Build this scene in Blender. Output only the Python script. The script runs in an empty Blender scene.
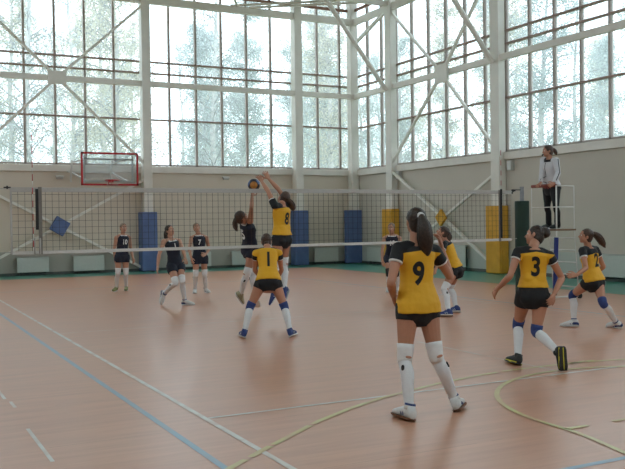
import bpy, bmesh, math, random
from mathutils import Vector, Matrix, noise
from mathutils.bvhtree import BVHTree
V = Vector
SC = bpy.context.scene
COL = SC.collection
BASE = {}

# ------------------------------------------------------------------ materials
def new_mat(name):
    m = bpy.data.materials.new(name)
    m.use_nodes = True
    nt = m.node_tree
    return m, nt, nt.nodes['Principled BSDF']

def mat(name, col, rough=0.6, metal=0.0, var=0.08, scale=14.0, bump=0.0, bscale=60.0, spec=0.4, coords='Object'):
    """plain procedural material: colour with a soft noise variation and an optional bump"""
    m, nt, b = new_mat(name)
    tc = nt.nodes.new('ShaderNodeTexCoord')
    n = nt.nodes.new('ShaderNodeTexNoise')
    n.inputs['Scale'].default_value = scale
    n.inputs['Detail'].default_value = 4
    nt.links.new(tc.outputs[coords], n.inputs['Vector'])
    r = nt.nodes.new('ShaderNodeValToRGB')
    r.color_ramp.elements[0].position = 0.3
    r.color_ramp.elements[1].position = 0.7
    r.color_ramp.elements[0].color = (*[c * (1 - var) for c in col], 1)
    r.color_ramp.elements[1].color = (*[min(1, c * (1 + var)) for c in col], 1)
    nt.links.new(n.outputs['Fac'], r.inputs['Fac'])
    nt.links.new(r.outputs['Color'], b.inputs['Base Color'])
    b.inputs['Roughness'].default_value = rough
    b.inputs['Metallic'].default_value = metal
    b.inputs['Specular IOR Level'].default_value = spec
    if bump > 0:
        n2 = nt.nodes.new('ShaderNodeTexNoise')
        n2.inputs['Scale'].default_value = bscale
        nt.links.new(tc.outputs[coords], n2.inputs['Vector'])
        bp = nt.nodes.new('ShaderNodeBump')
        bp.inputs['Strength'].default_value = bump
        bp.inputs['Distance'].default_value = 0.01
        nt.links.new(n2.outputs['Fac'], bp.inputs['Height'])
        nt.links.new(bp.outputs['Normal'], b.inputs['Normal'])
    return m

def band_mat(name, stops, axis=2, rough=0.7, var=0.05):
    """paint that changes along a world axis (object origin at world zero): stops = [(limit, colour), ...]"""
    m, nt, b = new_mat(name)
    tc = nt.nodes.new('ShaderNodeTexCoord')
    sep = nt.nodes.new('ShaderNodeSeparateXYZ')
    nt.links.new(tc.outputs['Object'], sep.inputs[0])
    cur = None
    for lim, col in stops:
        rgb = nt.nodes.new('ShaderNodeRGB')
        rgb.outputs[0].default_value = (*col, 1)
        if cur is None:
            cur = rgb.outputs[0]
        else:
            g = nt.nodes.new('ShaderNodeMath'); g.operation = 'GREATER_THAN'
            nt.links.new(sep.outputs[axis], g.inputs[0]); g.inputs[1].default_value = lim
            mx = nt.nodes.new('ShaderNodeMixRGB')
            nt.links.new(g.outputs[0], mx.inputs[0]); nt.links.new(cur, mx.inputs[1]); nt.links.new(rgb.outputs[0], mx.inputs[2])
            cur = mx.outputs[0]
    n = nt.nodes.new('ShaderNodeTexNoise'); n.inputs['Scale'].default_value = 1.3; n.inputs['Detail'].default_value = 6
    nt.links.new(tc.outputs['Object'], n.inputs['Vector'])
    mr = nt.nodes.new('ShaderNodeMapRange')
    mr.inputs['To Min'].default_value = 1 - var; mr.inputs['To Max'].default_value = 1 + var
    nt.links.new(n.outputs['Fac'], mr.inputs['Value'])
    vm = nt.nodes.new('ShaderNodeVectorMath'); vm.operation = 'SCALE'
    nt.links.new(cur, vm.inputs[0]); nt.links.new(mr.outputs[0], vm.inputs['Scale'])
    nt.links.new(vm.outputs[0], b.inputs['Base Color'])
    b.inputs['Roughness'].default_value = rough
    b.inputs['Specular IOR Level'].default_value = 0.25
    return m

def glass_mat(name, tint, haze, hazecol, ior=1.3):
    """thin pane: clear with a faint tint, a fresnel reflection and a translucent haze veil"""
    m, nt, b = new_mat(name)
    nt.nodes.remove(b)
    out = nt.nodes['Material Output']
    tr = nt.nodes.new('ShaderNodeBsdfTransparent'); tr.inputs[0].default_value = (*tint, 1)
    gl = nt.nodes.new('ShaderNodeBsdfGlossy'); gl.inputs['Roughness'].default_value = 0.02
    tl = nt.nodes.new('ShaderNodeBsdfTranslucent'); tl.inputs[0].default_value = (*hazecol, 1)
    lw = nt.nodes.new('ShaderNodeFresnel'); lw.inputs['IOR'].default_value = ior
    tc = nt.nodes.new('ShaderNodeTexCoord')
    n = nt.nodes.new('ShaderNodeTexNoise'); n.inputs['Scale'].default_value = 0.8; n.inputs['Detail'].default_value = 5
    nt.links.new(tc.outputs['Object'], n.inputs['Vector'])
    mr = nt.nodes.new('ShaderNodeMapRange')
    mr.inputs['To Min'].default_value = haze * 0.7; mr.inputs['To Max'].default_value = haze * 1.3
    nt.links.new(n.outputs['Fac'], mr.inputs['Value'])
    a = nt.nodes.new('ShaderNodeMixShader'); c = nt.nodes.new('ShaderNodeMixShader')
    nt.links.new(mr.outputs[0], a.inputs[0]); nt.links.new(tr.outputs[0], a.inputs[1]); nt.links.new(tl.outputs[0], a.inputs[2])
    nt.links.new(lw.outputs[0], c.inputs[0]); nt.links.new(a.outputs[0], c.inputs[1]); nt.links.new(gl.outputs[0], c.inputs[2])
    nt.links.new(c.outputs[0], out.inputs['Surface'])
    return m

# ------------------------------------------------------------------ mesh builder
def perp(d):
    d = V(d).normalized()
    a = V((0, 0, 1)) if abs(d.z) < 0.9 else V((1, 0, 0))
    x = d.cross(a).normalized()
    return x, x.cross(d).normalized()

class MB:
    def __init__(s):
        s.v = []; s.f = []; s.m = []
    def add(s, vs, fs, m=0):
        o = len(s.v)
        s.v += [V(q) for q in vs]
        for f in fs:
            s.f.append([i + o for i in f]); s.m.append(m)
        return s
    def box(s, c, size, m=0, R=None):
        c = V(c); hx, hy, hz = size[0] / 2, size[1] / 2, size[2] / 2
        vs = [V((x, y, z)) for x in (-hx, hx) for y in (-hy, hy) for z in (-hz, hz)]
        if R is not None: vs = [R @ q for q in vs]
        return s.add([c + q for q in vs], [(0, 1, 3, 2), (4, 6, 7, 5), (0, 4, 5, 1), (2, 3, 7, 6), (0, 2, 6, 4), (1, 5, 7, 3)], m)
    def span(s, lo, hi, m=0):
        lo, hi = V(lo), V(hi)
        return s.box((lo + hi) / 2, hi - lo, m)
    def beam(s, a, b, w, h, side=None, m=0):
        """rectangular bar from a to b; side = direction of w"""
        a, b = V(a), V(b); d = (b - a).normalized()
        if side is None: x, y = perp(d)
        else:
            y = d.cross(V(side)).normalized(); x = y.cross(d).normalized()
        vs = []
        for q in (a, b):
            for i, j in ((-1, -1), (1, -1), (1, 1), (-1, 1)):
                vs.append(q + x * (w / 2 * i) + y * (h / 2 * j))
        return s.add(vs, [(3, 2, 1, 0), (4, 5, 6, 7), (0, 1, 5, 4), (1, 2, 6, 5), (2, 3, 7, 6), (3, 0, 4, 7)], m)
    def loft(s, rings, m=0, caps=True):
        n = len(rings[0]); vs = [q for r in rings for q in r]; fs = []
        for k in range(len(rings) - 1):
            for i in range(n):
                j = (i + 1) % n
                fs.append((k * n + i, k * n + j, (k + 1) * n + j, (k + 1) * n + i))
        if caps:
            fs.append(tuple(reversed(range(n)))); e = (len(rings) - 1) * n
            fs.append(tuple(range(e, e + n)))
        return s.add(vs, fs, m)
    def tube(s, pts, radii, n=10, m=0, caps=True, x0=None, flat=1.0):
        pts = [V(q) for q in pts]
        if not hasattr(radii, '__len__'): radii = [radii] * len(pts)
        rings = []; x = x0
        for i, q in enumerate(pts):
            d = (pts[min(i + 1, len(pts) - 1)] - pts[max(i - 1, 0)])
            if d.length < 1e-9: d = V((0, 0, 1))
            d.normalize()
            if x is None: x, y = perp(d)
            else:
                x = x - d * x.dot(d)
                if x.length < 1e-6: x, y = perp(d)
                x.normalize()
            y = d.cross(x)
            r = radii[i]
            rings.append([q + x * (math.cos(2 * math.pi * k / n) * r) + y * (math.sin(2 * math.pi * k / n) * r * flat) for k in range(n)])
        return s.loft(rings, m, caps)
    def ball(s, c, ax, nu=16, nv=10, m=0):
        """ellipsoid: ax = three axis vectors (or a radius)"""
        c = V(c)
        if not hasattr(ax, '__len__'): ax = (V((ax, 0, 0)), V((0, ax, 0)), V((0, 0, ax)))
        X, Y, Z = [V(a) for a in ax]
        vs = [c - Z]; fs = []
        for j in range(1, nv):
            t = math.pi * j / nv
            for i in range(nu):
                p = 2 * math.pi * i / nu
                vs.append(c + X * (math.sin(t) * math.cos(p)) + Y * (math.sin(t) * math.sin(p)) - Z * math.cos(t))
        vs.append(c + Z); top = len(vs) - 1
        for i in range(nu):
            j = (i + 1) % nu
            fs.append((0, 1 + j, 1 + i))
            for k in range(nv - 2):
                a = 1 + k * nu
                fs.append((a + i, a + j, a + nu + j, a + nu + i))
            a = 1 + (nv - 2) * nu
            fs.append((a + i, a + j, top))
        return s.add(vs, fs, m)
    def ribbon(s, pts, w, z, m=0):
        """flat painted line on the floor along pts (x, y)"""
        P = [V((q[0], q[1], 0)) for q in pts]; vs = []; fs = []
        for i, q in enumerate(P):
            d = (P[min(i + 1, len(P) - 1)] - P[max(i - 1, 0)]).normalized()
            nrm = V((-d.y, d.x, 0)) * (w / 2)
            vs += [q + nrm + V((0, 0, z)), q - nrm + V((0, 0, z))]
        for i in range(len(P) - 1):
            fs.append((2 * i + 1, 2 * i + 3, 2 * i + 2, 2 * i))
        return s.add(vs, fs, m)
    def mesh(s, name, base):
        me = bpy.data.meshes.new(name)
        me.from_pydata([q - base for q in s.v], [], s.f)
        for p, i in zip(me.polygons, s.m): p.material_index = i
        me.update()
        return me
    def build(s, name, mats, parent=None, smooth=False, loc=None, bevel=0.0):
        base = BASE[parent.name] if parent else V(loc or (0, 0, 0))
        me = s.mesh(name, base)
        return finish(name, me, mats, parent, smooth, base, bevel)

def finish(name, me, mats, parent, smooth, base, bevel=0.0):
    if not isinstance(mats, (list, tuple)): mats = [mats]
    for q in mats: me.materials.append(q)
    if smooth:
        for p in me.polygons: p.use_smooth = True
    o = bpy.data.objects.new(name, me)
    COL.objects.link(o)
    if parent: o.parent = parent
    else: o.location = base
    BASE[o.name] = V(base)
    if bevel > 0:
        b = o.modifiers.new('bevel', 'BEVEL'); b.width = bevel; b.segments = 2; b.limit_method = 'ANGLE'
    return o

def remesh(mb, base, voxel, it=4, fac=0.5, name='m'):
    """closed overlapping shapes -> one continuous skin"""
    me = mb.mesh(name, base)
    o = bpy.data.objects.new('tmp', me); COL.objects.link(o)
    r = o.modifiers.new('r', 'REMESH'); r.mode = 'VOXEL'; r.voxel_size = voxel; r.use_smooth_shade = True
    if it:
        sm = o.modifiers.new('s', 'SMOOTH'); sm.factor = fac; sm.iterations = it
    dg = bpy.context.evaluated_depsgraph_get()
    out = bpy.data.meshes.new_from_object(o.evaluated_get(dg))
    out.name = name
    bpy.data.objects.remove(o); bpy.data.meshes.remove(me)
    out.materials.clear()
    return out

def thing(name, label, cat, loc=(0, 0, 0), group=None, kind=None):
    o = bpy.data.objects.new(name, None)
    o.empty_display_size = 0.2
    COL.objects.link(o); o.location = loc
    BASE[o.name] = V(loc)
    return tag(o, label, cat, group, kind)

def tag(o, label=None, cat=None, group=None, kind=None):
    if label: o['label'] = label
    if cat: o['category'] = cat
    if group: o['group'] = group
    if kind: o['kind'] = kind
    return o

def copy_tree(o, loc, rz=0.0, sc=1.0):
    r = o.copy(); COL.objects.link(r); r.location = loc; r.rotation_euler = (0, 0, rz); r.scale = (sc, sc, sc)
    for ch in list(o.children):
        c = ch.copy(); COL.objects.link(c); c.parent = r
        for g in ch.children:
            d = g.copy(); COL.objects.link(d); d.parent = c
    return r

def text_geo(body, size, fat=0.0):
    cu = bpy.data.curves.new('t', 'FONT')
    cu.body = body; cu.size = size; cu.align_x = 'CENTER'; cu.align_y = 'CENTER'; cu.offset = fat
    cu.resolution_u = 4
    o = bpy.data.objects.new('t', cu); COL.objects.link(o)
    dg = bpy.context.evaluated_depsgraph_get()
    me = bpy.data.meshes.new_from_object(o.evaluated_get(dg))
    bpy.data.objects.remove(o)
    bm = bmesh.new(); bm.from_mesh(me)
    bmesh.ops.triangulate(bm, faces=bm.faces[:])
    for _ in range(2):
        e = [x for x in bm.edges if x.calc_length() > size * 0.12]
        if e: bmesh.ops.subdivide_edges(bm, edges=e, cuts=1)
        bmesh.ops.triangulate(bm, faces=bm.faces[:])
    vs = [v.co.copy() for v in bm.verts]; fs = [[v.index for v in f.verts] for f in bm.faces]
    bm.free()
    return vs, fs

# ------------------------------------------------------------------ light and floor settings
EXPOSURE = 0.0
SKY = 4.3
HAZE = 0.21
LEFT_FILL_WIN = (6.5, 10.5)
REAR_FILL_WIN = (6.5, 10.5)
FLOOR_D = (0.43, 0.205, 0.128)
FLOOR_L = (0.55, 0.285, 0.184)
FLOOR_G = (0.06, 0.27, 0.21)
FLOOR_R = 0.30
FLOOR_S = 0.5

# ------------------------------------------------------------------ palette
M = {}
M['column'] = mat('white steel paint', (0.76, 0.735, 0.68), 0.5, var=0.04, scale=3)
M['sill'] = mat('white sill paint', (0.74, 0.705, 0.65), 0.55, var=0.04, scale=3)
M['frame'] = mat('taupe window frame', (0.40, 0.34, 0.31), 0.5, var=0.08, scale=5)
M['transom'] = mat('brown transom bar', (0.33, 0.23, 0.20), 0.5, var=0.1, scale=5)
M['rust'] = mat('rust brown bar', (0.25, 0.13, 0.09), 0.6, var=0.2, scale=5)
M['wall'] = band_mat('beige wall with pale green dado', [(-9, (0.41, 0.385, 0.34)), (0.78, (0.635, 0.565, 0.475))])
M['wallR'] = band_mat('grey cream wall with pale green dado', [(-9, (0.47, 0.49, 0.45)), (0.72, (0.55, 0.505, 0.44))])
M['ceiling'] = mat('white ceiling', (0.6, 0.6, 0.58), 0.8, var=0.03, scale=1)
M['base'] = mat('dark skirting', (0.10, 0.11, 0.10), 0.6)
M['radiator'] = mat('pale radiator enamel', (0.55, 0.57, 0.53), 0.45, var=0.03)
M['darkgap'] = mat('dark radiator underside', (0.09, 0.10, 0.09), 0.7)
M['padblue'] = mat('blue vinyl padding', (0.095, 0.150, 0.32), 0.5, var=0.12, scale=3)
M['padyellow'] = mat('yellow vinyl padding', (0.64, 0.33, 0.035), 0.5, var=0.1, scale=3)
M['padgreen'] = mat('dark green vinyl padding', (0.008, 0.030, 0.020), 0.5, var=0.15, scale=3)
M['padnavy'] = mat('navy foam sleeve', (0.02, 0.035, 0.19), 0.5, var=0.12, scale=3)
M['glass'] = glass_mat('glare veiled window glass', (0.85, 0.955, 1.0), HAZE, (0.76, 0.93, 1.0), 1.12)  # veil puts the overexposed glare of the windows into the pane
M['acryl'] = glass_mat('clear backboard glass', (0.93, 0.95, 0.96), 0.10, (0.9, 0.9, 0.9))
M['red'] = mat('red enamel', (0.42, 0.012, 0.02), 0.4)
M['white'] = mat('white enamel', (0.66, 0.65, 0.62), 0.4, var=0.03)
M['steel'] = mat('grey steel', (0.30, 0.31, 0.33), 0.35, metal=0.6)
M['black'] = mat('black rubber', (0.015, 0.015, 0.017), 0.6)
M['tape'] = mat('white net tape', (0.43, 0.41, 0.39), 0.7, var=0.05, scale=30)  # white darkened to hold the top tape's backlit dimness
M['cord'] = mat('dark net cord', (0.035, 0.033, 0.03), 0.8)
M['strap'] = mat('grey beige strap', (0.22, 0.20, 0.18), 0.7)
M['lamp'] = mat('white fixture plastic', (0.7, 0.7, 0.67), 0.4, var=0.02)
M['boxgrey'] = mat('grey box plastic', (0.45, 0.45, 0.43), 0.5, var=0.03)
M['wood'] = mat('brown platform board', (0.20, 0.11, 0.06), 0.6, var=0.2, scale=20)
M['cushion'] = mat('burgundy rail cushion', (0.22, 0.05, 0.035), 0.6, var=0.15)
M['skin'] = mat('skin', (0.43, 0.205, 0.130), 0.5, var=0.06, scale=9, bump=0.05, bscale=150)
M['skin2'] = mat('fair skin', (0.47, 0.25, 0.17), 0.5, var=0.06, scale=9, bump=0.05, bscale=150)
M['hair'] = mat('dark brown hair', (0.028, 0.017, 0.012), 0.45, var=0.5, scale=60, bump=0.5, bscale=90)
M['hairmid'] = mat('brown hair', (0.055, 0.03, 0.02), 0.45, var=0.5, scale=60, bump=0.5, bscale=90)
M['hairfair'] = mat('fair brown hair', (0.20, 0.13, 0.075), 0.45, var=0.4, scale=60, bump=0.5, bscale=90)
M['hairtie'] = mat('white hair tie', (0.7, 0.7, 0.7), 0.6)
M['eye'] = mat('eye white', (0.75, 0.73, 0.70), 0.2, var=0.02)
M['iris'] = mat('dark iris', (0.02, 0.014, 0.01), 0.2)
M['brow'] = mat('eyebrow', (0.04, 0.025, 0.018), 0.8)
M['lips'] = mat('lips', (0.36, 0.12, 0.10), 0.45)
M['shorts'] = mat('black shorts knit', (0.010, 0.010, 0.012), 0.75, bump=0.2, bscale=70)
M['navy'] = mat('navy jersey knit', (0.012, 0.015, 0.030), 0.7, bump=0.2, bscale=60)
M['sock'] = mat('white sock knit', (0.66, 0.66, 0.68), 0.8, var=0.04, scale=20, bump=0.3, bscale=120)
M['kneewhite'] = mat('white knee pad', (0.70, 0.70, 0.71), 0.75, var=0.04, bump=0.2, bscale=90)
M['kneeblue'] = mat('blue knee pad', (0.026, 0.046, 0.17), 0.75, var=0.12, bump=0.2, bscale=90)
M['print_black'] = mat('black print', (0.008, 0.008, 0.009), 0.6)
M['print_white'] = mat('white print', (0.72, 0.72, 0.72), 0.6, var=0.02)
M['shoewhite'] = mat('white shoe leather', (0.62, 0.63, 0.64), 0.5, var=0.08, scale=25)
M['shoeblue'] = mat('blue shoe mesh', (0.024, 0.045, 0.17), 0.55, var=0.15, scale=40)
M['shoeblack'] = mat('black shoe mesh', (0.015, 0.017, 0.018), 0.55, var=0.2, scale=40)
M['shoegreen'] = mat('yellow green shoe mesh', (0.20, 0.21, 0.08), 0.55, var=0.2, scale=40)
M['solewhite'] = mat('white shoe sole', (0.66, 0.66, 0.66), 0.6)
M['solebrown'] = mat('gum shoe sole', (0.16, 0.075, 0.04), 0.6)
M['soleyellow'] = mat('yellow and black sole', (0.55, 0.50, 0.03), 0.6)
M['trousers'] = mat('black trousers', (0.010, 0.010, 0.013), 0.75, bump=0.2, bscale=50)
M['bark'] = mat('pale birch bark', (0.48, 0.47, 0.46), 0.9, var=0.3, scale=4, bump=0.3, bscale=30)
M['twig'] = mat('grey brown twigs', (0.24, 0.24, 0.25), 0.9, var=0.2, scale=4)
def leaf_mat(name, col):
    m, nt, b = new_mat(name)
    nt.nodes.remove(b)
    out = nt.nodes['Material Output']
    oi = nt.nodes.new('ShaderNodeTexCoord'); n = nt.nodes.new('ShaderNodeTexNoise'); n.inputs['Scale'].default_value = 2.5
    nt.links.new(oi.outputs['Object'], n.inputs['Vector'])
    r = nt.nodes.new('ShaderNodeValToRGB')
    r.color_ramp.elements[0].color = (*[c * 0.75 for c in col], 1); r.color_ramp.elements[1].color = (*[min(1, c * 1.2) for c in col], 1)
    nt.links.new(n.outputs['Fac'], r.inputs['Fac'])
    d = nt.nodes.new('ShaderNodeBsdfDiffuse'); t = nt.nodes.new('ShaderNodeBsdfTranslucent'); x = nt.nodes.new('ShaderNodeMixShader')
    x.inputs[0].default_value = 0.5
    nt.links.new(r.outputs[0], d.inputs[0]); nt.links.new(r.outputs[0], t.inputs[0])
    nt.links.new(d.outputs[0], x.inputs[1]); nt.links.new(t.outputs[0], x.inputs[2]); nt.links.new(x.outputs[0], out.inputs['Surface'])
    return m
M['leafA'] = leaf_mat('pale green birch leaves', (0.50, 0.55, 0.53))
M['leafB'] = leaf_mat('pale yellow birch leaves', (0.60, 0.57, 0.46))
M['leafC'] = leaf_mat('grey green leaves', (0.45, 0.51, 0.51))
M['grass'] = mat('mown grass', (0.18, 0.22, 0.10), 0.9, var=0.3, scale=3)

def jersey_mat(name, main, yoke, cuff):
    """main colour, a yoke above attribute yk = 0, sleeves in the yoke colour with a cuff at the hem"""
    m, nt, b = new_mat(name)
    def attr(a):
        n = nt.nodes.new('ShaderNodeAttribute'); n.attribute_name = a; return n.outputs['Fac']
    def gt(x, t):
        n = nt.nodes.new('ShaderNodeMath'); n.operation = 'GREATER_THAN'; nt.links.new(x, n.inputs[0]); n.inputs[1].default_value = t; return n.outputs[0]
    def mix(f, a, c):
        n = nt.nodes.new('ShaderNodeMixRGB'); nt.links.new(f, n.inputs[0])
        if isinstance(a, tuple): n.inputs[1].default_value = (*a, 1)
        else: nt.links.new(a, n.inputs[1])
        n.inputs[2].default_value = (*c, 1); return n.outputs[0]
    c = mix(gt(attr('yk'), 0.0), main, yoke)
    sl = attr('sleeve')
    c = mix(gt(sl, 0.12), c, yoke)
    c = mix(gt(sl, 0.86), c, cuff)
    c = mix(gt(attr('hem'), 0.5), c, cuff)
    tc = nt.nodes.new('ShaderNodeTexCoord'); n = nt.nodes.new('ShaderNodeTexNoise'); n.inputs['Scale'].default_value = 45
    nt.links.new(tc.outputs['Object'], n.inputs['Vector'])
    bp = nt.nodes.new('ShaderNodeBump'); bp.inputs['Strength'].default_value = 0.2; bp.inputs['Distance'].default_value = 0.01
    nt.links.new(n.outputs['Fac'], bp.inputs['Height']); nt.links.new(bp.outputs['Normal'], b.inputs['Normal'])
    nt.links.new(c, b.inputs['Base Color'])
    b.inputs['Roughness'].default_value = 0.65; b.inputs['Specular IOR Level'].default_value = 0.3
    return m
M['jersey_yellow'] = jersey_mat('yellow jersey with black yoke', (0.70, 0.37, 0.020), (0.010, 0.010, 0.012), (0.7, 0.7, 0.7))
M['jersey_navy'] = jersey_mat('navy jersey with white neck trim', (0.012, 0.015, 0.030), (0.012, 0.015, 0.030), (0.6, 0.6, 0.6))
M['jacket'] = jersey_mat('white track jacket', (0.58, 0.58, 0.61), (0.035, 0.035, 0.045), (0.18, 0.03, 0.035))
M['kneeblack'] = mat('black knee pad', (0.012, 0.012, 0.014), 0.75, bump=0.2, bscale=90)

M['shoeolive'] = mat('olive beige shoe leather', (0.34, 0.33, 0.22), 0.55, var=0.2, scale=40)
M['soleblack'] = mat('black shoe sole', (0.02, 0.02, 0.02), 0.6)
M['tape2'] = mat('bright white net tape', (0.60, 0.59, 0.57), 0.7, var=0.05, scale=30)  # bottom tape, left without the painted backlight dimming

# ------------------------------------------------------------------ camera
SC.view_settings.view_transform = 'Standard'
SC.view_settings.look = 'None'
SC.view_settings.gamma = 1.0
SC.view_settings.use_curve_mapping = False
SC.view_settings.exposure = EXPOSURE
SC.cycles.use_denoising = True
SC.cycles.max_bounces = 10
SC.cycles.diffuse_bounces = 6
SC.cycles.transparent_max_bounces = 12
SC.cycles.caustics_reflective = False
SC.cycles.caustics_refractive = False
SC.cycles.sample_clamp_indirect = 6

cam = bpy.data.cameras.new('camera')
cam.sensor_width = 36.0
cam.lens = 847.43 * 36.0 / 625.0
cam.clip_start = 0.05; cam.clip_end = 400
co = bpy.data.objects.new('camera', cam); COL.objects.link(co)
YAW, PITCH, ROLL = 0.4776, -0.0151, -0.0134
fw = V((math.sin(YAW) * math.cos(PITCH), math.cos(YAW) * math.cos(PITCH), math.sin(PITCH)))
rt = V((math.cos(YAW), -math.sin(YAW), 0)); up = rt.cross(fw)
c, s = math.cos(ROLL), math.sin(ROLL)
R3, U3 = rt * c + up * s, up * c - rt * s
mw = Matrix((R3, U3, -fw)).transposed().to_4x4()
mw.translation = V((-2.139, -13.332, 1.667))
co.matrix_world = mw
SC.camera = co

# ------------------------------------------------------------------ overcast sky
w = bpy.data.worlds.new('sky'); SC.world = w; w.use_nodes = True
nt = w.node_tree; bg = nt.nodes['Background']
tc = nt.nodes.new('ShaderNodeTexCoord'); sp = nt.nodes.new('ShaderNodeSeparateXYZ'); rp = nt.nodes.new('ShaderNodeValToRGB')
nt.links.new(tc.outputs['Generated'], sp.inputs[0]); nt.links.new(sp.outputs[2], rp.inputs[0])
rp.color_ramp.elements[0].position = 0.0; rp.color_ramp.elements[0].color = (0.80, 0.90, 0.97, 1)
rp.color_ramp.elements[1].position = 0.6; rp.color_ramp.elements[1].color = (0.96, 0.98, 1.0, 1)
nt.links.new(rp.outputs[0], bg.inputs['Color'])
bg.inputs['Strength'].default_value = SKY

def struct(name, mb, mats, smooth=False, bevel=0.0, label=None):
    o = mb.build(name, mats, None, smooth, None, bevel)
    o['kind'] = 'structure'
    if label: o['label'] = label
    return o

XL, XR, YN, YB = -6.0, 15.0, -16.0, 16.0
ZR = 11.5

# ------------------------------------------------------------------ floor with its painted lines
fm, nt, b = new_mat('salmon sports floor')
tc = nt.nodes.new('ShaderNodeTexCoord'); sep = nt.nodes.new('ShaderNodeSeparateXYZ')
nt.links.new(tc.outputs['Object'], sep.inputs[0])
def mth(op, a, c=None, d=None):
    n = nt.nodes.new('ShaderNodeMath'); n.operation = op
    for i, q in enumerate((a, c)):
        if q is None: continue
        if isinstance(q, (int, float)): n.inputs[i].default_value = q
        else: nt.links.new(q, n.inputs[i])
    return n.outputs[0]
zone = mth('MAXIMUM', mth('GREATER_THAN', sep.outputs[0], 12.2), mth('GREATER_THAN', sep.outputs[1], 14.22))
# worn streaks running across the hall
mp = nt.nodes.new('ShaderNodeMapping'); mp.inputs['Scale'].default_value = (0.5, 5.0, 1)
nt.links.new(tc.outputs['Object'], mp.inputs['Vector'])
n1 = nt.nodes.new('ShaderNodeTexNoise'); n1.inputs['Scale'].default_value = 1.6; n1.inputs['Detail'].default_value = 8; n1.inputs['Roughness'].default_value = 0.65
nt.links.new(mp.outputs[0], n1.inputs['Vector'])
ramp = nt.nodes.new('ShaderNodeValToRGB')
ramp.color_ramp.elements[0].position = 0.28; ramp.color_ramp.elements[0].color = (*FLOOR_D, 1)
ramp.color_ramp.elements[1].position = 0.62; ramp.color_ramp.elements[1].color = (*FLOOR_L, 1)
nt.links.new(n1.outputs['Fac'], ramp.inputs[0])
# thin dark seams between the rolls (strips 1.5 m wide laid along X)
fr = mth('FRACT', mth('MULTIPLY', mth('ADD', sep.outputs[1], 20.3), 1 / 1.5))
seam = mth('LESS_THAN', fr, 0.006)
n2 = nt.nodes.new('ShaderNodeTexNoise'); n2.inputs['Scale'].default_value = 0.9
nt.links.new(tc.outputs['Object'], n2.inputs['Vector'])
seamf = mth('MULTIPLY', seam, mth('MULTIPLY', mth('GREATER_THAN', n2.outputs['Fac'], 0.5), 0.35))
def mixrgb(f, a, c):
    n = nt.nodes.new('ShaderNodeMixRGB')
    for i, q in enumerate((f, a, c)):
        if isinstance(q, tuple): n.inputs[i].default_value = (*q, 1)
        elif isinstance(q, (int, float)): n.inputs[i].default_value = q
        else: nt.links.new(q, n.inputs[i])
    return n.outputs[0]
col = mixrgb(seamf, ramp.outputs[0], (0.12, 0.07, 0.05))
col = mixrgb(zone, col, FLOOR_G)
nt.links.new(col, b.inputs['Base Color'])
rr = nt.nodes.new('ShaderNodeMapRange'); rr.inputs['To Min'].default_value = FLOOR_R - 0.05; rr.inputs['To Max'].default_value = FLOOR_R + 0.07
nt.links.new(n1.outputs['Fac'], rr.inputs['Value']); nt.links.new(rr.outputs[0], b.inputs['Roughness'])
b.inputs['Specular IOR Level'].default_value = FLOOR_S
def worn(name, col, amount=0.35):
    m, nt, b = new_mat(name)
    tc = nt.nodes.new('ShaderNodeTexCoord'); n = nt.nodes.new('ShaderNodeTexNoise'); n.inputs['Scale'].default_value = 3.5; n.inputs['Detail'].default_value = 6
    nt.links.new(tc.outputs['Object'], n.inputs['Vector'])
    r = nt.nodes.new('ShaderNodeValToRGB')
    base = tuple((a + c) / 2 for a, c in zip(FLOOR_L, FLOOR_D))
    r.color_ramp.elements[0].position = 0.36; r.color_ramp.elements[0].color = (*[c * (1 - amount) + f * amount for c, f in zip(col, base)], 1)
    r.color_ramp.elements[1].position = 0.55; r.color_ramp.elements[1].color = (*col, 1)
    nt.links.new(n.outputs['Fac'], r.inputs[0]); nt.links.new(r.outputs[0], b.inputs['Base Color'])
    b.inputs['Roughness'].default_value = FLOOR_R + 0.05; b.inputs['Specular IOR Level'].default_value = FLOOR_S
    return m
LW = worn('worn white line paint', (0.60, 0.60, 0.57), 0.5)
LWF = worn('faint white line paint', (0.52, 0.42, 0.36), 0.8)
LB = worn('blue line paint', (0.21, 0.34, 0.45), 0.25)
LY = worn('yellow green line paint', (0.52, 0.47, 0.19), 0.55)
LO = worn('orange floor reflection tint', (0.55, 0.21, 0.07), 0.3)  # colour of a floor reflection, laid on as a strip
f = MB(); f.span((XL, YN, -0.25), (XR, YB, 0.0))
def seg(a, b_, n=12): return [(a[0] + (b_[0] - a[0]) * k / n, a[1] + (b_[1] - a[1]) * k / n) for k in range(n + 1)]
# orange floor reflection painted in as a strip along the green zone
f.ribbon(seg((-6, 14.17), (12.15, 14.17)), 0.10, 0.0015, 5)
f.ribbon(seg((12.15, 14.12), (12.15, -16)), 0.10, 0.0015, 5)
# volleyball court in blue: sidelines and end lines
for a, b_ in (((-0.05, -9.12), (-0.05, 9.1)), ((9.05, -9.12), (9.05, 9.1)), ((0, -9.12), (9.05, -9.12)), ((0, 9.1), (9.05, 9.1))):
    f.ribbon(seg(a, b_), 0.055, 0.002, 3)
# white court
f.ribbon(seg((0.34, -9.6), (0.34, 8.6)), 0.05, 0.003, 1)
f.ribbon(seg((8.75, -9.6), (8.75, 8.6)), 0.06, 0.003, 2)
f.ribbon(seg((0.37, -6.51), (8.75, -6.51)), 0.042, 0.003, 1)
f.ribbon(seg((0.37, 6.6), (8.75, 6.6)), 0.05, 0.003, 2)
f.ribbon(seg((4.46, -3.6), (4.46, -6.45)), 0.05, 0.003, 2)
f.ribbon(seg((0.37, -0.02), (8.75, -0.02)), 0.05, 0.003, 2)
f.ribbon(seg((8.75, -2.65), (12.0, -2.65)), 0.05, 0.003, 2)
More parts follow.
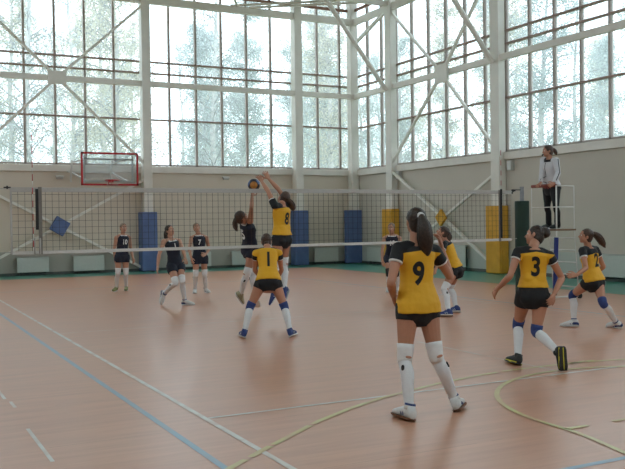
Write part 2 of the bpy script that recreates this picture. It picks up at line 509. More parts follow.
# dashed white line outside the court
for a, b_ in (((-1.05, -7.2), (-1.05, -6.1)), ((-1.02, -5.2), (-1.02, -4.9)), ((-1.05, -4.75), (-1.05, -4.1)), ((-1.05, -8.9), (-1.05, -7.75))):
    f.ribbon(seg(a, b_, 3), 0.03, 0.002, 1)
# yellow goal area: curved ends and a straight, in dashes
arc = [(-0.35, -8.25), (-0.01, -7.97), (0.18, -7.82), (0.34, -7.69), (0.56, -7.52), (0.99, -7.19), (1.14, -7.08), (1.6, -6.80), (2.07, -6.57), (2.5, -6.41), (2.96, -6.26), (3.58, -6.12), (4.0, -6.06)]
dens = []
for i in range(len(arc) - 1):
    for k in range(6):
        dens.append((arc[i][0] + (arc[i + 1][0] - arc[i][0]) * k / 6, arc[i][1] + (arc[i + 1][1] - arc[i][1]) * k / 6))
dens.append(arc[-1])
def dashes(pts, lens, gap, wd):
    cur = [pts[0]]; acc = 0.0; on = True; k = 0
    for p, q in zip(pts, pts[1:]):
        d = math.hypot(q[0] - p[0], q[1] - p[1]); acc += d
        if on: cur.append(q)
        lim = lens[k % len(lens)] if on else gap
        if acc >= lim:
            if on and len(cur) > 1: f.ribbon(cur, wd, 0.004, 4)
            on = not on; acc = 0.0; cur = [q]
            if on: k += 1
    if on and len(cur) > 1: f.ribbon(cur, wd, 0.004, 4)
dashes(dens, [0.62, 0.28, 0.55, 3.0, 3.0], 0.045, 0.055)
f.ribbon(seg((4.0, -6.06), (5.3, -6.05)), 0.055, 0.004, 4)
mir = [(8.94 - x, y) for x, y in dens]
f.ribbon(seg((5.3, -6.05), mir[-1]) if mir[-1][0] > 5.3 else seg((5.3, -6.05), (5.31, -6.05)), 0.055, 0.004, 4)
dashes(mir, [0.62, 0.5], 0.045, 0.055)
# yellow free-throw circle and lane
cx, cy, rad = 4.47, -8.12, 1.78
f.ribbon([(cx + rad * math.cos(math.radians(a)), cy + rad * math.sin(math.radians(a))) for a in range(0, 182, 4)], 0.05, 0.005, 4)
f.ribbon([(2.69, -8.12), (2.68, -8.4), (2.65, -8.62), (2.55, -9.03), (2.3, -10.2)], 0.05, 0.005, 4)
f.ribbon([(6.25, -8.12), (6.26, -8.4), (6.29, -8.62), (6.4, -9.03), (6.65, -10.2)], 0.05, 0.005, 4)
for a in (2.68, 3.2, 3.8, 4.4, 5.0, 5.6):
    f.ribbon(seg((a, -8.32), (a + 0.24, -8.32), 3), 0.05, 0.005, 4)
struct('floor', f, [fm, LW, LWF, LB, LY, LO])

# ------------------------------------------------------------------ walls, roof
g = MB()
g.span((-120, -120, -0.6), (160, 160, -0.3)); struct('ground', g, M['grass'])
T = 0.4
b = MB(); b.span((XL - T, YB, -0.25), (XR + T, YB + T, 3.47)); b.span((XL - T, YB, 11.3), (XR + T, YB + T, ZR + 0.3))
struct('wall_back', b, M['wall'])
b = MB(); b.span((XR, YN, -0.25), (XR + T, YB, 3.47)); b.span((XR, YN, 11.3), (XR + T, YB, ZR + 0.3))
struct('wall_right', b, M['wallR'])
# unseen left and rear walls: window band added and sized for frontal light
LZ0, LZ1 = LEFT_FILL_WIN
b = MB(); b.span((XL - T, YN - T, -0.25), (XL, YB, LZ0)); b.span((XL - T, YN - T, LZ1), (XL, YB, ZR + 0.3))
for y0, y1 in ((YN - T, -14), (-8.5, -7.5), (-2, -1), (4.5, 5.5), (11, YB)):
    b.span((XL - T, y0, LZ0), (XL, y1, LZ1))
struct('wall_left', b, M['wall'])
RZ0, RZ1 = REAR_FILL_WIN
b = MB(); b.span((XL, YN - T, -0.25), (XR + T, YN, RZ0)); b.span((XL, YN - T, RZ1), (XR + T, YN, ZR + 0.3))
for x0, x1 in ((XL, -4.5), (1, 2), (7.5, 8.5), (13.5, XR + T)):
    b.span((x0, YN - T, RZ0), (x1, YN, RZ1))
struct('wall_front', b, M['wall'])
b = MB(); b.span((XL - T, YN - T, ZR), (XR + T, YB + T, ZR + 0.3))
for k in range(14):
    y = -15 + k * 2.3; b.span((XL, y - 0.06, ZR - 0.12), (XR, y + 0.06, ZR))
struct('ceiling', b, M['ceiling'])
b = MB(); b.span((XL, YB - 0.03, 0), (XR, YB, 0.10)); struct('baseboard_back', b, M['base'])
b = MB(); b.span((XR - 0.03, YN, 0), (XR, YB - 0.03, 0.10)); struct('baseboard_right', b, M['base'])

# ------------------------------------------------------------------ windows, one per bay
wn = [0]
def window(P, s0, s1, z0, z1, mull, transoms, skip=()):
    """P(s, z, o) maps along-wall, height and outward offset to the world"""
    wn[0] += 1
    o = thing('window_%d' % wn[0], None, None, P(0, 0, 0) * 0)
    o['kind'] = 'structure'
    fr_ = MB()
    def bar(sa, sb, za, zb, oa, ob, m=0):
        a, c = P(sa, za, oa), P(sb, zb, ob)
        fr_.span([min(x, y) for x, y in zip(a, c)], [max(x, y) for x, y in zip(a, c)], m)
    a, c = min(s0, s1), max(s0, s1)
    for q in mull:
        if a + 0.05 < q < c - 0.05: bar(q - 0.037, q + 0.037, z0, z1, 0.02, 0.14)
    for q in (a + 0.035, c - 0.035): bar(q - 0.037, q + 0.037, z0, z1, 0.02, 0.14)
    bar(a, c, z0, z0 + 0.05, 0.02, 0.15)
    bar(a, c, z1 - 0.05, z1, 0.02, 0.15)
    for z in transoms: bar(a, c, z - 0.026, z + 0.026, 0.0, 0.13, 1)
    fr_.build('frame', [M['frame'], M['transom']], o)
    gl = MB(); p, q = P(a, z0, 0.085), P(c, z1, 0.091)
    gl.span([min(x, y) for x, y in zip(p, q)], [max(x, y) for x, y in zip(p, q)])
    gl = MB()
    gl.add([P(a, z0, 0.088), P(c, z0, 0.088), P(c, z1, 0.088), P(a, z1, 0.088)], [(0, 1, 2, 3)])
    gl.build('pane', M['glass'], o)
    return o
PB = lambda s, z, o: V((s, YB + o, z))
PR = lambda s, z, o: V((XR + o, s, z))
PL = lambda s, z, o: V((XL - o, s, z))
PN = lambda s, z, o: V((s, YN - o, z))
TR = (5.36, 7.0, 7.40)
mb_ = [2.373 + 0.999 * k for k in range(-9, 14)]
for a, c in ((-6, 0.4), (0.4, 6.4), (6.4, 12.34), (12.34, 15.0)): window(PB, a, c, 3.72, 11.3, mb_, TR)
mr_ = [16.08 - 1.021 * k for k in range(0, 33)]
for a, c in ((16, 13.08), (13.08, 7.08), (7.08, 1.08), (1.08, -4.92), (-4.92, -10.92), (-10.92, -16)): window(PR, a, c, 3.72, 11.3, mr_, TR)
for a, c in ((-14, -8.5), (-7.5, -2), (-1, 4.5), (5.5, 11)): window(PL, a, c, LZ0, LZ1, [a + 1.1 * k for k in range(1, 6)], [])  # unseen left windows, added as light sources
for a, c in ((-4.5, 1), (2, 7.5), (8.5, 13.5)): window(PN, a, c, RZ0, RZ1, [a + 1.1 * k for k in range(1, 6)], [])  # unseen rear windows, added as light sources

# ------------------------------------------------------------------ sills, columns, beams, braces (the fixed steel and trim)
tn = [0]
def trim(mb, mat_, smooth=False, bevel=0.0):
    tn[0] += 1
    return struct('trim_%d' % tn[0], mb, mat_, smooth, bevel)
b = MB(); b.span((XL, YB - 0.10, 3.47), (XR, YB + 0.4, 3.70)); trim(b, M['sill'], bevel=0.01)
b = MB(); b.span((XR - 0.10, YN, 3.47), (XR + 0.4, YB - 0.10, 3.70)); trim(b, M['sill'], bevel=0.01)
CB = (0.4, 6.405, 12.34); CR = (13.08, 7.08, 1.08, -4.92, -10.92)
for x in CB:
    b = MB(); b.span((x - 0.155, 15.60, 0), (x + 0.155, 15.98, ZR)); trim(b, M['column'], bevel=0.012)
for y in CR:
    b = MB(); b.span((14.72, y - 0.20, 0), (14.98, y + 0.20, ZR)); trim(b, M['column'], bevel=0.012)
b = MB(); b.span((14.66, 15.66, 0), (14.98, 15.98, ZR)); trim(b, M['column'], bevel=0.012)
# horizontal beams between the columns, mid height and top
for z, h in ((6.57, 0.19), (9.50, 0.26)):
    xs = [XL, *[q for c_ in CB for q in (c_ - 0.155, c_ + 0.155)], 14.66]
    for k in range(0, len(xs), 2):
        b = MB(); b.span((xs[k], 15.66, z - h / 2), (xs[k + 1], 15.82, z + h / 2)); trim(b, M['column'], bevel=0.01)
    ys = [15.66, *[q for c_ in CR for q in (c_ + 0.20, c_ - 0.20)], YN]
    for k in range(0, len(ys), 2):
        b = MB(); b.span((14.78, ys[k + 1], z - h / 2), (14.92, ys[k], z + h / 2)); trim(b, M['column'], bevel=0.01)
def brace(center, ends, plane, plate, plate_w):
    """X brace: four square tubes from a gusset plate to the column corners"""
    b = MB(); c_ = V(center)
    nrm = V(plane)
    for e in ends:
        e = V(e); d = (e - c_).normalized()
        b.beam(c_ + d * plate * 0.5, e, 0.085, 0.085, nrm)
    if plate_w:
        if abs(nrm.y) > 0.5: b.span(c_ - V((plate_w / 2, 0.05, plate_w * 0.36)), c_ + V((plate_w / 2, 0.05, plate_w * 0.36)))
        else: b.span(c_ - V((0.05, plate_w / 2, plate_w * 0.46)), c_ + V((0.05, plate_w / 2, plate_w * 0.46)))
    trim(b, M['column'])
brace((3.36, 15.6, 6.57), ((0.55, 15.7, 9.25), (6.27, 15.7, 9.25), (0.55, 15.7, 3.82), (6.27, 15.7, 3.82)), (0, 1, 0), 0.3, 0.60)
brace((3.36, 15.66, 1.63), ((0.55, 15.78, 3.15), (6.27, 15.78, 3.2), (0.55, 15.78, 0.14), (6.27, 15.78, 0.1)), (0, 1, 0), 0.1, 0)
brace((14.7, 9.72, 6.53), ((14.8, 12.92, 9.3), (14.8, 7.28, 9.3), (14.8, 12.92, 3.82), (14.8, 7.28, 3.98)), (1, 0, 0), 0.3, 0.66)
brace((14.70, 9.72, 1.74), ((14.8, 12.92, 3.45), (14.8, 7.28, 3.0), (14.8, 12.92, 0.22), (14.8, 7.28, 0.25)), (1, 0, 0), 0.1, 0)
# the corner bay's diagonal
b = MB(); b.beam((14.84, 15.64, 8.65), (14.84, 13.25, 9.45), 0.11, 0.11, (1, 0, 0)); trim(b, M['column'])
# roof trusses across the hall with knee braces to the right-hand columns
for y in CR:
    b = MB()
    b.beam((14.72, y, 9.62), (XL, y, 9.62), 0.16, 0.16, (0, 1, 0))
    b.beam((14.72, y, 11.2), (XL, y, 11.2), 0.16, 0.16, (0, 1, 0))
    n = 12; dx = 20.4 / n
    for k in range(n):
        x0 = 14.5 - k * dx
        b.tube([(x0, y, 9.62 if k % 2 else 11.2), (x0 - dx, y, 11.2 if k % 2 else 9.62)], 0.05, 8)
    b.tube([(14.66, y, 6.45), (12.15, y, 9.55)], 0.085, 10)
    trim(b, M['column'])
# horizontal bracing tubes from the back wall beam to the first truss
b = MB()
b.tube([(9.62, 15.66, 9.62), (13.6, 13.1, 9.66)], 0.045, 8); b.tube([(10.35, 15.66, 9.62), (14.3, 13.1, 9.66)], 0.045, 8)
b.tube([(9.9, 15.66, 9.62), (8.4, 13.1, 9.66)], 0.045, 8)
trim(b, M['column'])
# purlins between the trusses
b = MB()
for x in (-3, 0.6, 4.2, 7.8, 11.4):
    b.beam((x, 15.6, 11.3), (x, -15.9, 11.3), 0.1, 0.14, (1, 0, 0))
trim(b, M['column'])
# rust brown rail across both glazed walls above the top beam
b = MB(); b.span((XL, 15.86, 9.93), (14.66, 15.94, 10.03)); trim(b, M['rust'])
b = MB(); b.span((14.86, YN, 9.93), (14.94, 15.66, 10.03)); trim(b, M['rust'])

# ------------------------------------------------------------------ volleyball net
NZ0, NZ1 = 1.235, 2.24
NX0, NX1 = -0.31, 9.28
net = thing('volleyball_net', 'long volleyball net of dark cord with white tapes, stretched between two posts', 'net', (4.5, 0, 0))
b = MB()
k = 0
x = NX0 + 0.1
while x < NX1 - 0.02:
    b.beam((x, 0, NZ0), (x, 0, NZ1), 0.0042, 0.0042, (1, 0, 0)); x += 0.1
for j in range(1, 10):
    z = NZ0 + j * 0.1
    b.beam((NX0, 0, z), (NX1, 0, z), 0.0042, 0.0042, (0, 1, 0))
b.build('mesh', M['cord'], net)
b = MB(); b.box(((NX0 + NX1) / 2, 0, NZ1 - 0.032), (NX1 - NX0, 0.012, 0.072)); tag(b.build('top_tape', M['tape'], net, bevel=0.003), 'wide white top tape')
b = MB(); b.box(((NX0 + NX1) / 2, 0, NZ0 + 0.02), (NX1 - NX0, 0.010, 0.05)); tag(b.build('bottom_tape', M['tape2'], net, bevel=0.003), 'white bottom tape')
for x in (NX0, NX1):
    b = MB(); b.box((x, 0, (NZ0 + NZ1) / 2), (0.03 if x < 0 else 0.012, 0.012, NZ1 - NZ0)); b.build('edge_tape', M['tape'], net, bevel=0.003)
for x, y in ((0.11, 0), (8.98, 0)):
    b = MB(); b.box((x, -0.008, (NZ0 + NZ1) / 2), (0.055, 0.012, NZ1 - NZ0 + 0.02)); tag(b.build('side_band', M['strap'], net, bevel=0.003), 'grey side band')
    b = MB(); b.box((x - 0.05 if x < 5 else x + 0.02, -0.032, NZ1 - (0.33 if x < 5 else 0.46)), (0.045, 0.02, 0.62 if x < 5 else 0.98)); tag(b.build('antenna_sleeve', M['black'], net, bevel=0.006), 'black antenna sleeve')
b = MB(); b.tube([(0.02, -0.022, NZ0 + 0.24), (0.02, -0.022, NZ0 + 0.0), (0.10, -0.022, NZ0 + 0.0), (0.10, -0.022, NZ0 + 0.24)], 0.012, 8); b.build('tie_loop', M['tape'], net, smooth=True)
for x, x2 in ((NX0, -0.74), (NX1, 9.50)):
    for z in (NZ1 - 0.02, NZ0 + 0.03):
        b = MB(); b.tube([(x, 0, z), (x2, 0, z + 0.01)], 0.006, 6); b.build('tension_rope', M['tape'], net)
    b = MB(); xx = x + (-0.05 if x < 0 else 0.06)
    b.tube([(xx - 0.05, 0, NZ1 - 0.0), (xx + 0.05, 0, NZ1 - 0.0)], 0.011, 8); b.box((xx, 0, NZ1), (0.02, 0.03, 0.05)); b.build('hook', M['black'], net)

def antenna(x, lab):
    o = thing('antenna', lab, 'net antenna', (x, -0.03, 1.24), 'net antennas')
    for k in range(18):
        z0 = 1.24 + k * 0.1
        b = MB(); b.tube([(x, -0.03, z0), (x, -0.03, z0 + 0.1)], 0.006, 8)
        b.build('red_band' if k % 2 else 'white_band', M['red'] if k % 2 else M['white'], o, smooth=True)
antenna(0.0, 'thin red and white striped rod at the left end of the net')
antenna(9.0, 'thin red and white striped rod at the net end by the green padded post')

def post(x, sgn, lab):
    o = thing('net_post', lab, 'net post', (x, 0, 0), None)
    b = MB(); b.tube([(x, 0, 0), (x, 0, 2.30)], 0.042, 16); b.tube([(x, 0, 2.30), (x, 0, 2.32)], 0.046, 16); b.build('pole', M['steel'], o, smooth=False)
    b = MB(); b.tube([(x, 0, 0.02), (x, 0, 2.03)], 0.145, 24); tag(b.build('padding', M['padgreen'], o, bevel=0.01), 'dark green padding sleeve')
    b = MB(); b.tube([(x, 0, 2.255), (x - sgn * 0.25, 0, 2.255)], 0.010, 8); b.box((x - sgn * 0.25, 0, 2.22), (0.02, 0.02, 0.09)); b.build('net_arm', M['black'], o)
    b = MB(); b.tube([(x, 0, 0), (x, 0, 0.02)], 0.16, 24); b.build('floor_plate', M['steel'], o)
post(9.56, 1, 'dark green padded net post with bare steel top at the right end of the net')
post(-0.80, -1, 'padded net post at the left end of the net')

# ------------------------------------------------------------------ basketball hoop on the back wall
hp = thing('basketball_hoop', 'wall-mounted glass basketball backboard with red border and red rim', 'basketball hoop', (4.86, 15.9, 3.5))
X0, X1, Y, Z0, Z1 = 3.93, 5.84, 14.85, 2.96, 4.06
b = MB(); b.span((X0, Y - 0.01, Z0), (X1, Y + 0.01, Z1)); tag(b.build('backboard', M['acryl'], hp), 'clear glass backboard')
b = MB()
for lo, hi in (((X0, Z0), (X1, Z0 + 0.06)), ((X0, Z1 - 0.06), (X1, Z1)), ((X0, Z0), (X0 + 0.06, Z1)), ((X1 - 0.06, Z0), (X1, Z1))):
    b.span((lo[0], Y - 0.03, lo[1]), (hi[0], Y + 0.03, hi[1]))
tag(b.build('border', M['red'], hp), 'red backboard border')
b = MB(); rc = V((4.86, Y - 0.40, 3.12)); n = 32
ring = [rc + V((0.228 * math.cos(2 * math.pi * i / n), 0.228 * math.sin(2 * math.pi * i / n), 0)) for i in range(n)]
b.tube(ring + [ring[0]], 0.014, 8, caps=False)
b.span((4.76, Y - 0.19, 3.06), (4.96, Y - 0.03, 3.13)); b.beam((4.80, Y - 0.03, 2.98), (4.80, Y - 0.2, 3.10), 0.02, 0.02); b.beam((4.92, Y - 0.03, 2.98), (4.92, Y - 0.2, 3.10), 0.02, 0.02)
tag(b.build('rim', M['red'], hp, smooth=False), 'red rim')
b = MB()
for k in range(12):
    a0 = 2 * math.pi * k / 12
    for sg in (1, -1):
        pts = []
        for t in range(5):
            r_ = 0.222 - 0.028 * t; a = a0 + sg * t * math.pi / 12
            pts.append(rc + V((r_ * math.cos(a), r_ * math.sin(a), -0.09 * t)))
        b.tube(pts, 0.0022, 4)
b.build('rim_net', M['tape'], hp)
b = MB()
for x in (4.05, 5.66): 
    b.beam((x, Y + 0.05, Z0 + 0.02), (x, Y + 0.05, Z1 - 0.1), 0.05, 0.05, (1, 0, 0))
for z in (Z0 + 0.14, Z1 - 0.22): b.beam((4.05, Y + 0.05, z), (5.66, Y + 0.05, z), 0.05, 0.05, (0, 1, 0))
for x in (4.15, 5.5):
    b.beam((x, Y + 0.08, Z0 + 0.14), (x - 0.35, 15.85, Z0 + 0.5), 0.05, 0.05); b.beam((x, Y + 0.08, Z1 - 0.22), (x - 0.35, 15.62, Z1 - 0.3), 0.05, 0.05)
    b.beam((x - 0.35, 15.85, Z0 + 0.16), (x - 0.35, 15.62, Z1 - 0.2), 0.06, 0.05)
b.beam((3.7, 15.84, Z0 + 0.5), (5.3, 15.84, Z0 + 0.5), 0.06, 0.08, (0, 0, 1))
b.build('support_frame', M['white'], hp)

# ------------------------------------------------------------------ wall pads on the columns
def pad(name, cx, cy, along, hw, dep, z1, m, lab, group, front):
    """U-shaped pad round a column. along = 'x' (back wall) or 'y' (right wall)"""
    t = 0.10
    o = thing(name, lab, 'wall pad', (cx, cy, 0), group)
    b = MB()
    if along == 'x': b.span((cx - hw, front - t, 0.02), (cx + hw, front, z1))
    else: b.span((front - t, cy - hw, 0.02), (front, cy + hw, z1))
    b.build('front_panel', M[m], o, bevel=0.025)
    for sg in (-1, 1):
        b = MB()
        if along == 'x': b.span((cx + sg * hw - (t if sg > 0 else 0), front + 0.002, 0.02), (cx + sg * hw + (0 if sg > 0 else t), front + dep, z1))
        else: b.span((front + 0.002, cy + sg * hw - (t if sg > 0 else 0), 0.02), (front + dep, cy + sg * hw + (0 if sg > 0 else t), z1))
        b.build('side_panel', M[m], o, bevel=0.025)
pad('wall_pad', 6.40, 15.9, 'x', 0.28, 0.36, 2.08, 'padblue', 'blue column pad right of the basketball hoop', 'blue column pads', 15.585)
pad('wall_pad', 12.34, 15.9, 'x', 0.28, 0.36, 2.10, 'padblue', 'blue column pad beside the jumping blocker numbered 8', 'blue column pads', 15.585)
pad('wall_pad', 14.66, 15.8, 'x', 0.36, 0.10, 2.10, 'padblue', 'blue pad in the corner where the two glazed walls meet', 'blue column pads', 15.62)
pad('wall_pad', 14.9, 13.08, 'y', 0.33, 0.26, 2.10, 'padyellow', 'yellow column pad behind the fair-haired navy player in the corner', 'yellow column pads', 14.70)
pad('wall_pad', 14.9, 7.08, 'y', 0.33, 0.26, 2.08, 'padyellow', 'yellow column pad next to the green net post', 'yellow column pads', 14.70)
def diamond(c, nrm, r, m, lab, rot=12):
    b = MB(); c = V(c); n_ = V(nrm); u_ = V((0, 0, 1)); s_ = n_.cross(u_)
    vs = []
    for o_ in (-0.05, 0.05):
        for k in range(4):
            a = math.radians(90 * k + rot)
            vs.append(c + n_ * o_ + s_ * (r * math.cos(a)) + u_ * (r * math.sin(a)))
    b.add(vs, [(3, 2, 1, 0), (4, 5, 6, 7), (0, 1, 5, 4), (1, 2, 6, 5), (2, 3, 7, 6), (3, 0, 4, 7)])
    return tag(b.build('brace_pad', M[m], None, loc=c, bevel=0.02), lab, 'pad')
diamond((3.36, 15.57, 1.63), (0, -1, 0), 0.36, 'padblue', 'blue diamond pad on the crossed braces behind the left end of the net', -14)
diamond((14.61, 9.72, 1.74), (-1, 0, 0), 0.29, 'padyellow', 'yellow diamond pad on the crossed braces of the right wall', 4)

# ------------------------------------------------------------------ radiators
def radiator(c, along, ln, z0, z1, lab):
    cx, cy = c
    o = thing('radiator', lab, 'radiator', (cx, cy, z0), 'radiators along the walls')
    def sp(a0, a1, d0, d1, za, zb, b):
        if along == 'x': b.span((cx + a0, cy - d1, za), (cx + a1, cy - d0, zb))
        else: b.span((cx - d1, cy + a0, za), (cx - d0, cy + a1, zb))
    h = ln / 2
    b = MB(); sp(-h, h, 0.10, 0.14, z0, z1, b); sp(-h, h, 0.0, 0.14, z1 - 0.03, z1, b); b.build('casing', M['radiator'], o, bevel=0.01)
    b = MB()
    for k in range(9):
        q = -h + 0.08 + k * (ln - 0.16) / 8; sp(q - 0.006, q + 0.006, 0.015, 0.1, z0 + 0.03, z1 - 0.05, b)
    b.build('fins', M['darkgap'], o)
    for sg in (-1, 1):
        b = MB(); q = sg * (h - 0.12); sp(q - 0.02, q + 0.02, 0.02, 0.10, 0.005, z0 + 0.035, b); b.build('leg', M['darkgap'], o)
radiator((2.52, 15.94), 'x', 1.02, 0.12, 0.62, 'pale radiator low on the back wall, beneath the left end of the net')
radiator((4.36, 15.94), 'x', 1.04, 0.10, 0.62, 'pale radiator low on the back wall beside the navy player numbered 10')
radiator((8.25, 15.94), 'x', 1.04, 0.10, 0.62, 'pale radiator on the back wall behind the two navy players numbered 1 and 7')
radiator((10.1, 15.94), 'x', 1.04, 0.10, 0.62, 'pale radiator on the back wall behind the jumping navy attacker')
radiator((13.55, 15.94), 'x', 1.06, 0.10, 0.66, 'pale radiator on the back wall between two blue column pads')
radiator((14.94, 14.25), 'y', 1.15, 0.12, 0.64, 'pale radiator on the right wall between blue corner pad and yellow pad')
radiator((14.94, 9.2), 'y', 1.0, 0.13, 0.84, 'pale radiator on the right wall behind the crouching far yellow player')
radiator((14.94, 2.6), 'y', 1.6, 0.13, 0.70, 'pale radiator on the right wall behind the player numbered 2')

# ------------------------------------------------------------------ small fixtures
def fixture(c, along, lab, cat='wall lamp', sz=(0.26, 0.12, 0.13)):
    o = thing('wall_lamp' if cat == 'wall lamp' else 'junction_box', lab, cat, c)
    c = V(c)
    if cat == 'wall lamp':
        b = MB(); b.box(c + V((0, 0.0, 0.03)), (sz[0], sz[1], 0.05)); b.build('housing', M['lamp'], o, bevel=0.01)
        b = MB(); b.box(c + V((0, -0.01, -0.03)), (sz[0] * 0.85, sz[1] * 0.8, 0.06)); b.build('reflector', M['boxgrey'], o, bevel=0.015)
        b = MB(); b.box(c + V((0, 0.045, 0.0)), (0.06, 0.06, 0.10)); b.build('bracket', M['boxgrey'], o)
    else:
        b = MB(); b.box(c, sz); b.build('housing', M['boxgrey'], o, bevel=0.012)
        b = MB(); b.box(c - V((sz[0] / 2 + 0.004, 0, 0)), (0.012, sz[1] * 0.8, sz[2] * 0.85)); b.build('cover', M['lamp'], o, bevel=0.004)
fixture((3.45, 15.92, 3.28), 'x', 'small white wall lamp below the sill left of the hoop')
fixture((9.43, 15.92, 3.32), 'x', 'small white wall lamp below the sill near the ball')
fixture((14.932, 12.72, 3.32), 'y', 'grey box on the right wall beside the column at the corner brace', 'junction box', (0.14, 0.22, 0.30))
fixture((14.932, 6.60, 3.28), 'y', 'grey box under the right-hand sill above the green net post', 'junction box', (0.14, 0.20, 0.30))

# ------------------------------------------------------------------ volleyball in the air
bc = V((3.776, 0.295, 2.325)); br = 0.107
m, nt, bs = new_mat('panelled ball leather')
tc = nt.nodes.new('ShaderNodeTexCoord'); sp = nt.nodes.new('ShaderNodeSeparateXYZ')
def near(v, lim):
    d = nt.nodes.new('ShaderNodeVectorMath'); d.operation = 'DOT_PRODUCT'; nt.links.new(tc.outputs['Object'], d.inputs[0]); d.inputs[1].default_value = V(v).normalized()
    g_ = nt.nodes.new('ShaderNodeMath'); g_.operation = 'GREATER_THAN'; nt.links.new(d.outputs['Value'], g_.inputs[0]); g_.inputs[1].default_value = lim * br
    return g_.outputs[0]
colr = None
for v, lim, cl in (((0, 0, 0.1), 9, (0.018, 0.02, 0.035)), ((-0.44, -0.88, -0.10), 0.80, (0.50, 0.20, 0.035)), ((0.55, -0.6, 0.45), 0.86, (0.06, 0.12, 0.30)), ((0.9, -0.2, -0.2), 0.8, (0.5, 0.22, 0.04)), ((0.3, 0.9, 0.2), 0.75, (0.06, 0.12, 0.3)), ((-0.9, 0.3, 0.3), 0.8, (0.06, 0.12, 0.3))):
    n = nt.nodes.new('ShaderNodeMixRGB'); n.inputs[2].default_value = (*cl, 1)
    if colr is None: n.inputs[0].default_value = 1.0
    else: nt.links.new(near(v, lim), n.inputs[0]); nt.links.new(colr, n.inputs[1])
    colr = n.outputs[0]
nt.links.new(colr, bs.inputs['Base Color']); bs.inputs['Roughness'].default_value = 0.45
vb = MB(); vb.ball(bc, br, 32, 20)
o = tag(vb.build('volleyball', m, None, smooth=True, loc=bc), 'dark blue and orange volleyball in mid-air above the net tape', 'ball')
sm = MB()
for rx in range(3):
    for off in (-0.35, 0.35):
        pts = []
        rr_ = br * math.cos(off) + 0.0006; h_ = br * math.sin(off)
        for i in range(29):
            a = 2 * math.pi * i / 28
            q = [rr_ * math.cos(a), rr_ * math.sin(a), h_]
            q = q[rx:] + q[:rx]
            pts.append(bc + V(q))
        sm.tube(pts, 0.0013, 4, caps=False)
tag(sm.build('seams', M['black'], o), 'dark panel seams')

# ------------------------------------------------------------------ referee stand
st = thing('referee_stand', 'tall white steel referee stand with ladder rungs and a brown platform', 'referee stand', (10.47, 0.05, 0))
x0, x1, y0, y1 = 10.20, 10.68, -0.30, 0.43
PZ = 1.45
for nme, x, y, top in (('post', x0, y0, 2.33), ('post', x0, y1, 2.33), ('post', x1, y0, 2.33), ('post', x1, y1, 2.33)):
    b = MB(); b.tube([(x + (0.12 if x == x1 else -0.06), y, 0.03), (x, y, PZ - 0.02), (x, y, top)], 0.011 if (x, y) != (x0, y0) else 0.016, 10); b.build(nme, M['white'], st, smooth=True)
b = MB(); b.span((x0 - 0.03, y0 - 0.03, PZ - 0.035), (x1 + 0.03, y1 + 0.03, PZ)); tag(b.build('platform', M['wood'], st, bevel=0.006), 'brown board platform')
for z in (1.90, 2.33):
    b = MB(); pts = [(x1, y0, z), (x0, y0, z), (x0, y1, z), (x1, y1, z)]
    b.tube(pts, 0.010, 8); b.build('guard_rail', M['white'], st, smooth=True)
b = MB(); b.tube([(x0, y0 + 0.02, 2.345), (x0, y1 - 0.02, 2.345)], 0.035, 14); tag(b.build('rail_cushion', M['cushion'], st, smooth=True), 'reddish brown padded front rail')
for k in range(5):
    z = 0.24 + k * 0.255
    xo = x1 + 0.12 * (PZ - 0.02 - z) / (PZ - 0.05)
    b = MB(); b.tube([(xo, y0, z), (xo, y1, z)], 0.014, 8); b.build('rung', M['white'], st, smooth=True)
for y in (y0, y1):
    b = MB(); b.tube([(x0 - 0.06, y, 0.06), (x1 + 0.14, y, 0.06)], 0.02, 8); b.build('base_rail', M['white'], st, smooth=True)
for y in (y0, y1):
    b = MB(); b.tube([(x1 + 0.14, y - 0.02, 0.06), (x1 + 0.14, y + 0.02, 0.06)], 0.055, 16); b.build('wheel', M['black'], st)
b = MB(); b.tube([(x0 - 0.055, y0, 0.18), (x0 - 0.008, y0, 1.28)], 0.045, 16); tag(b.build('foam_sleeve', M['padnavy'], st, smooth=False), 'navy foam sleeve on the lower post')

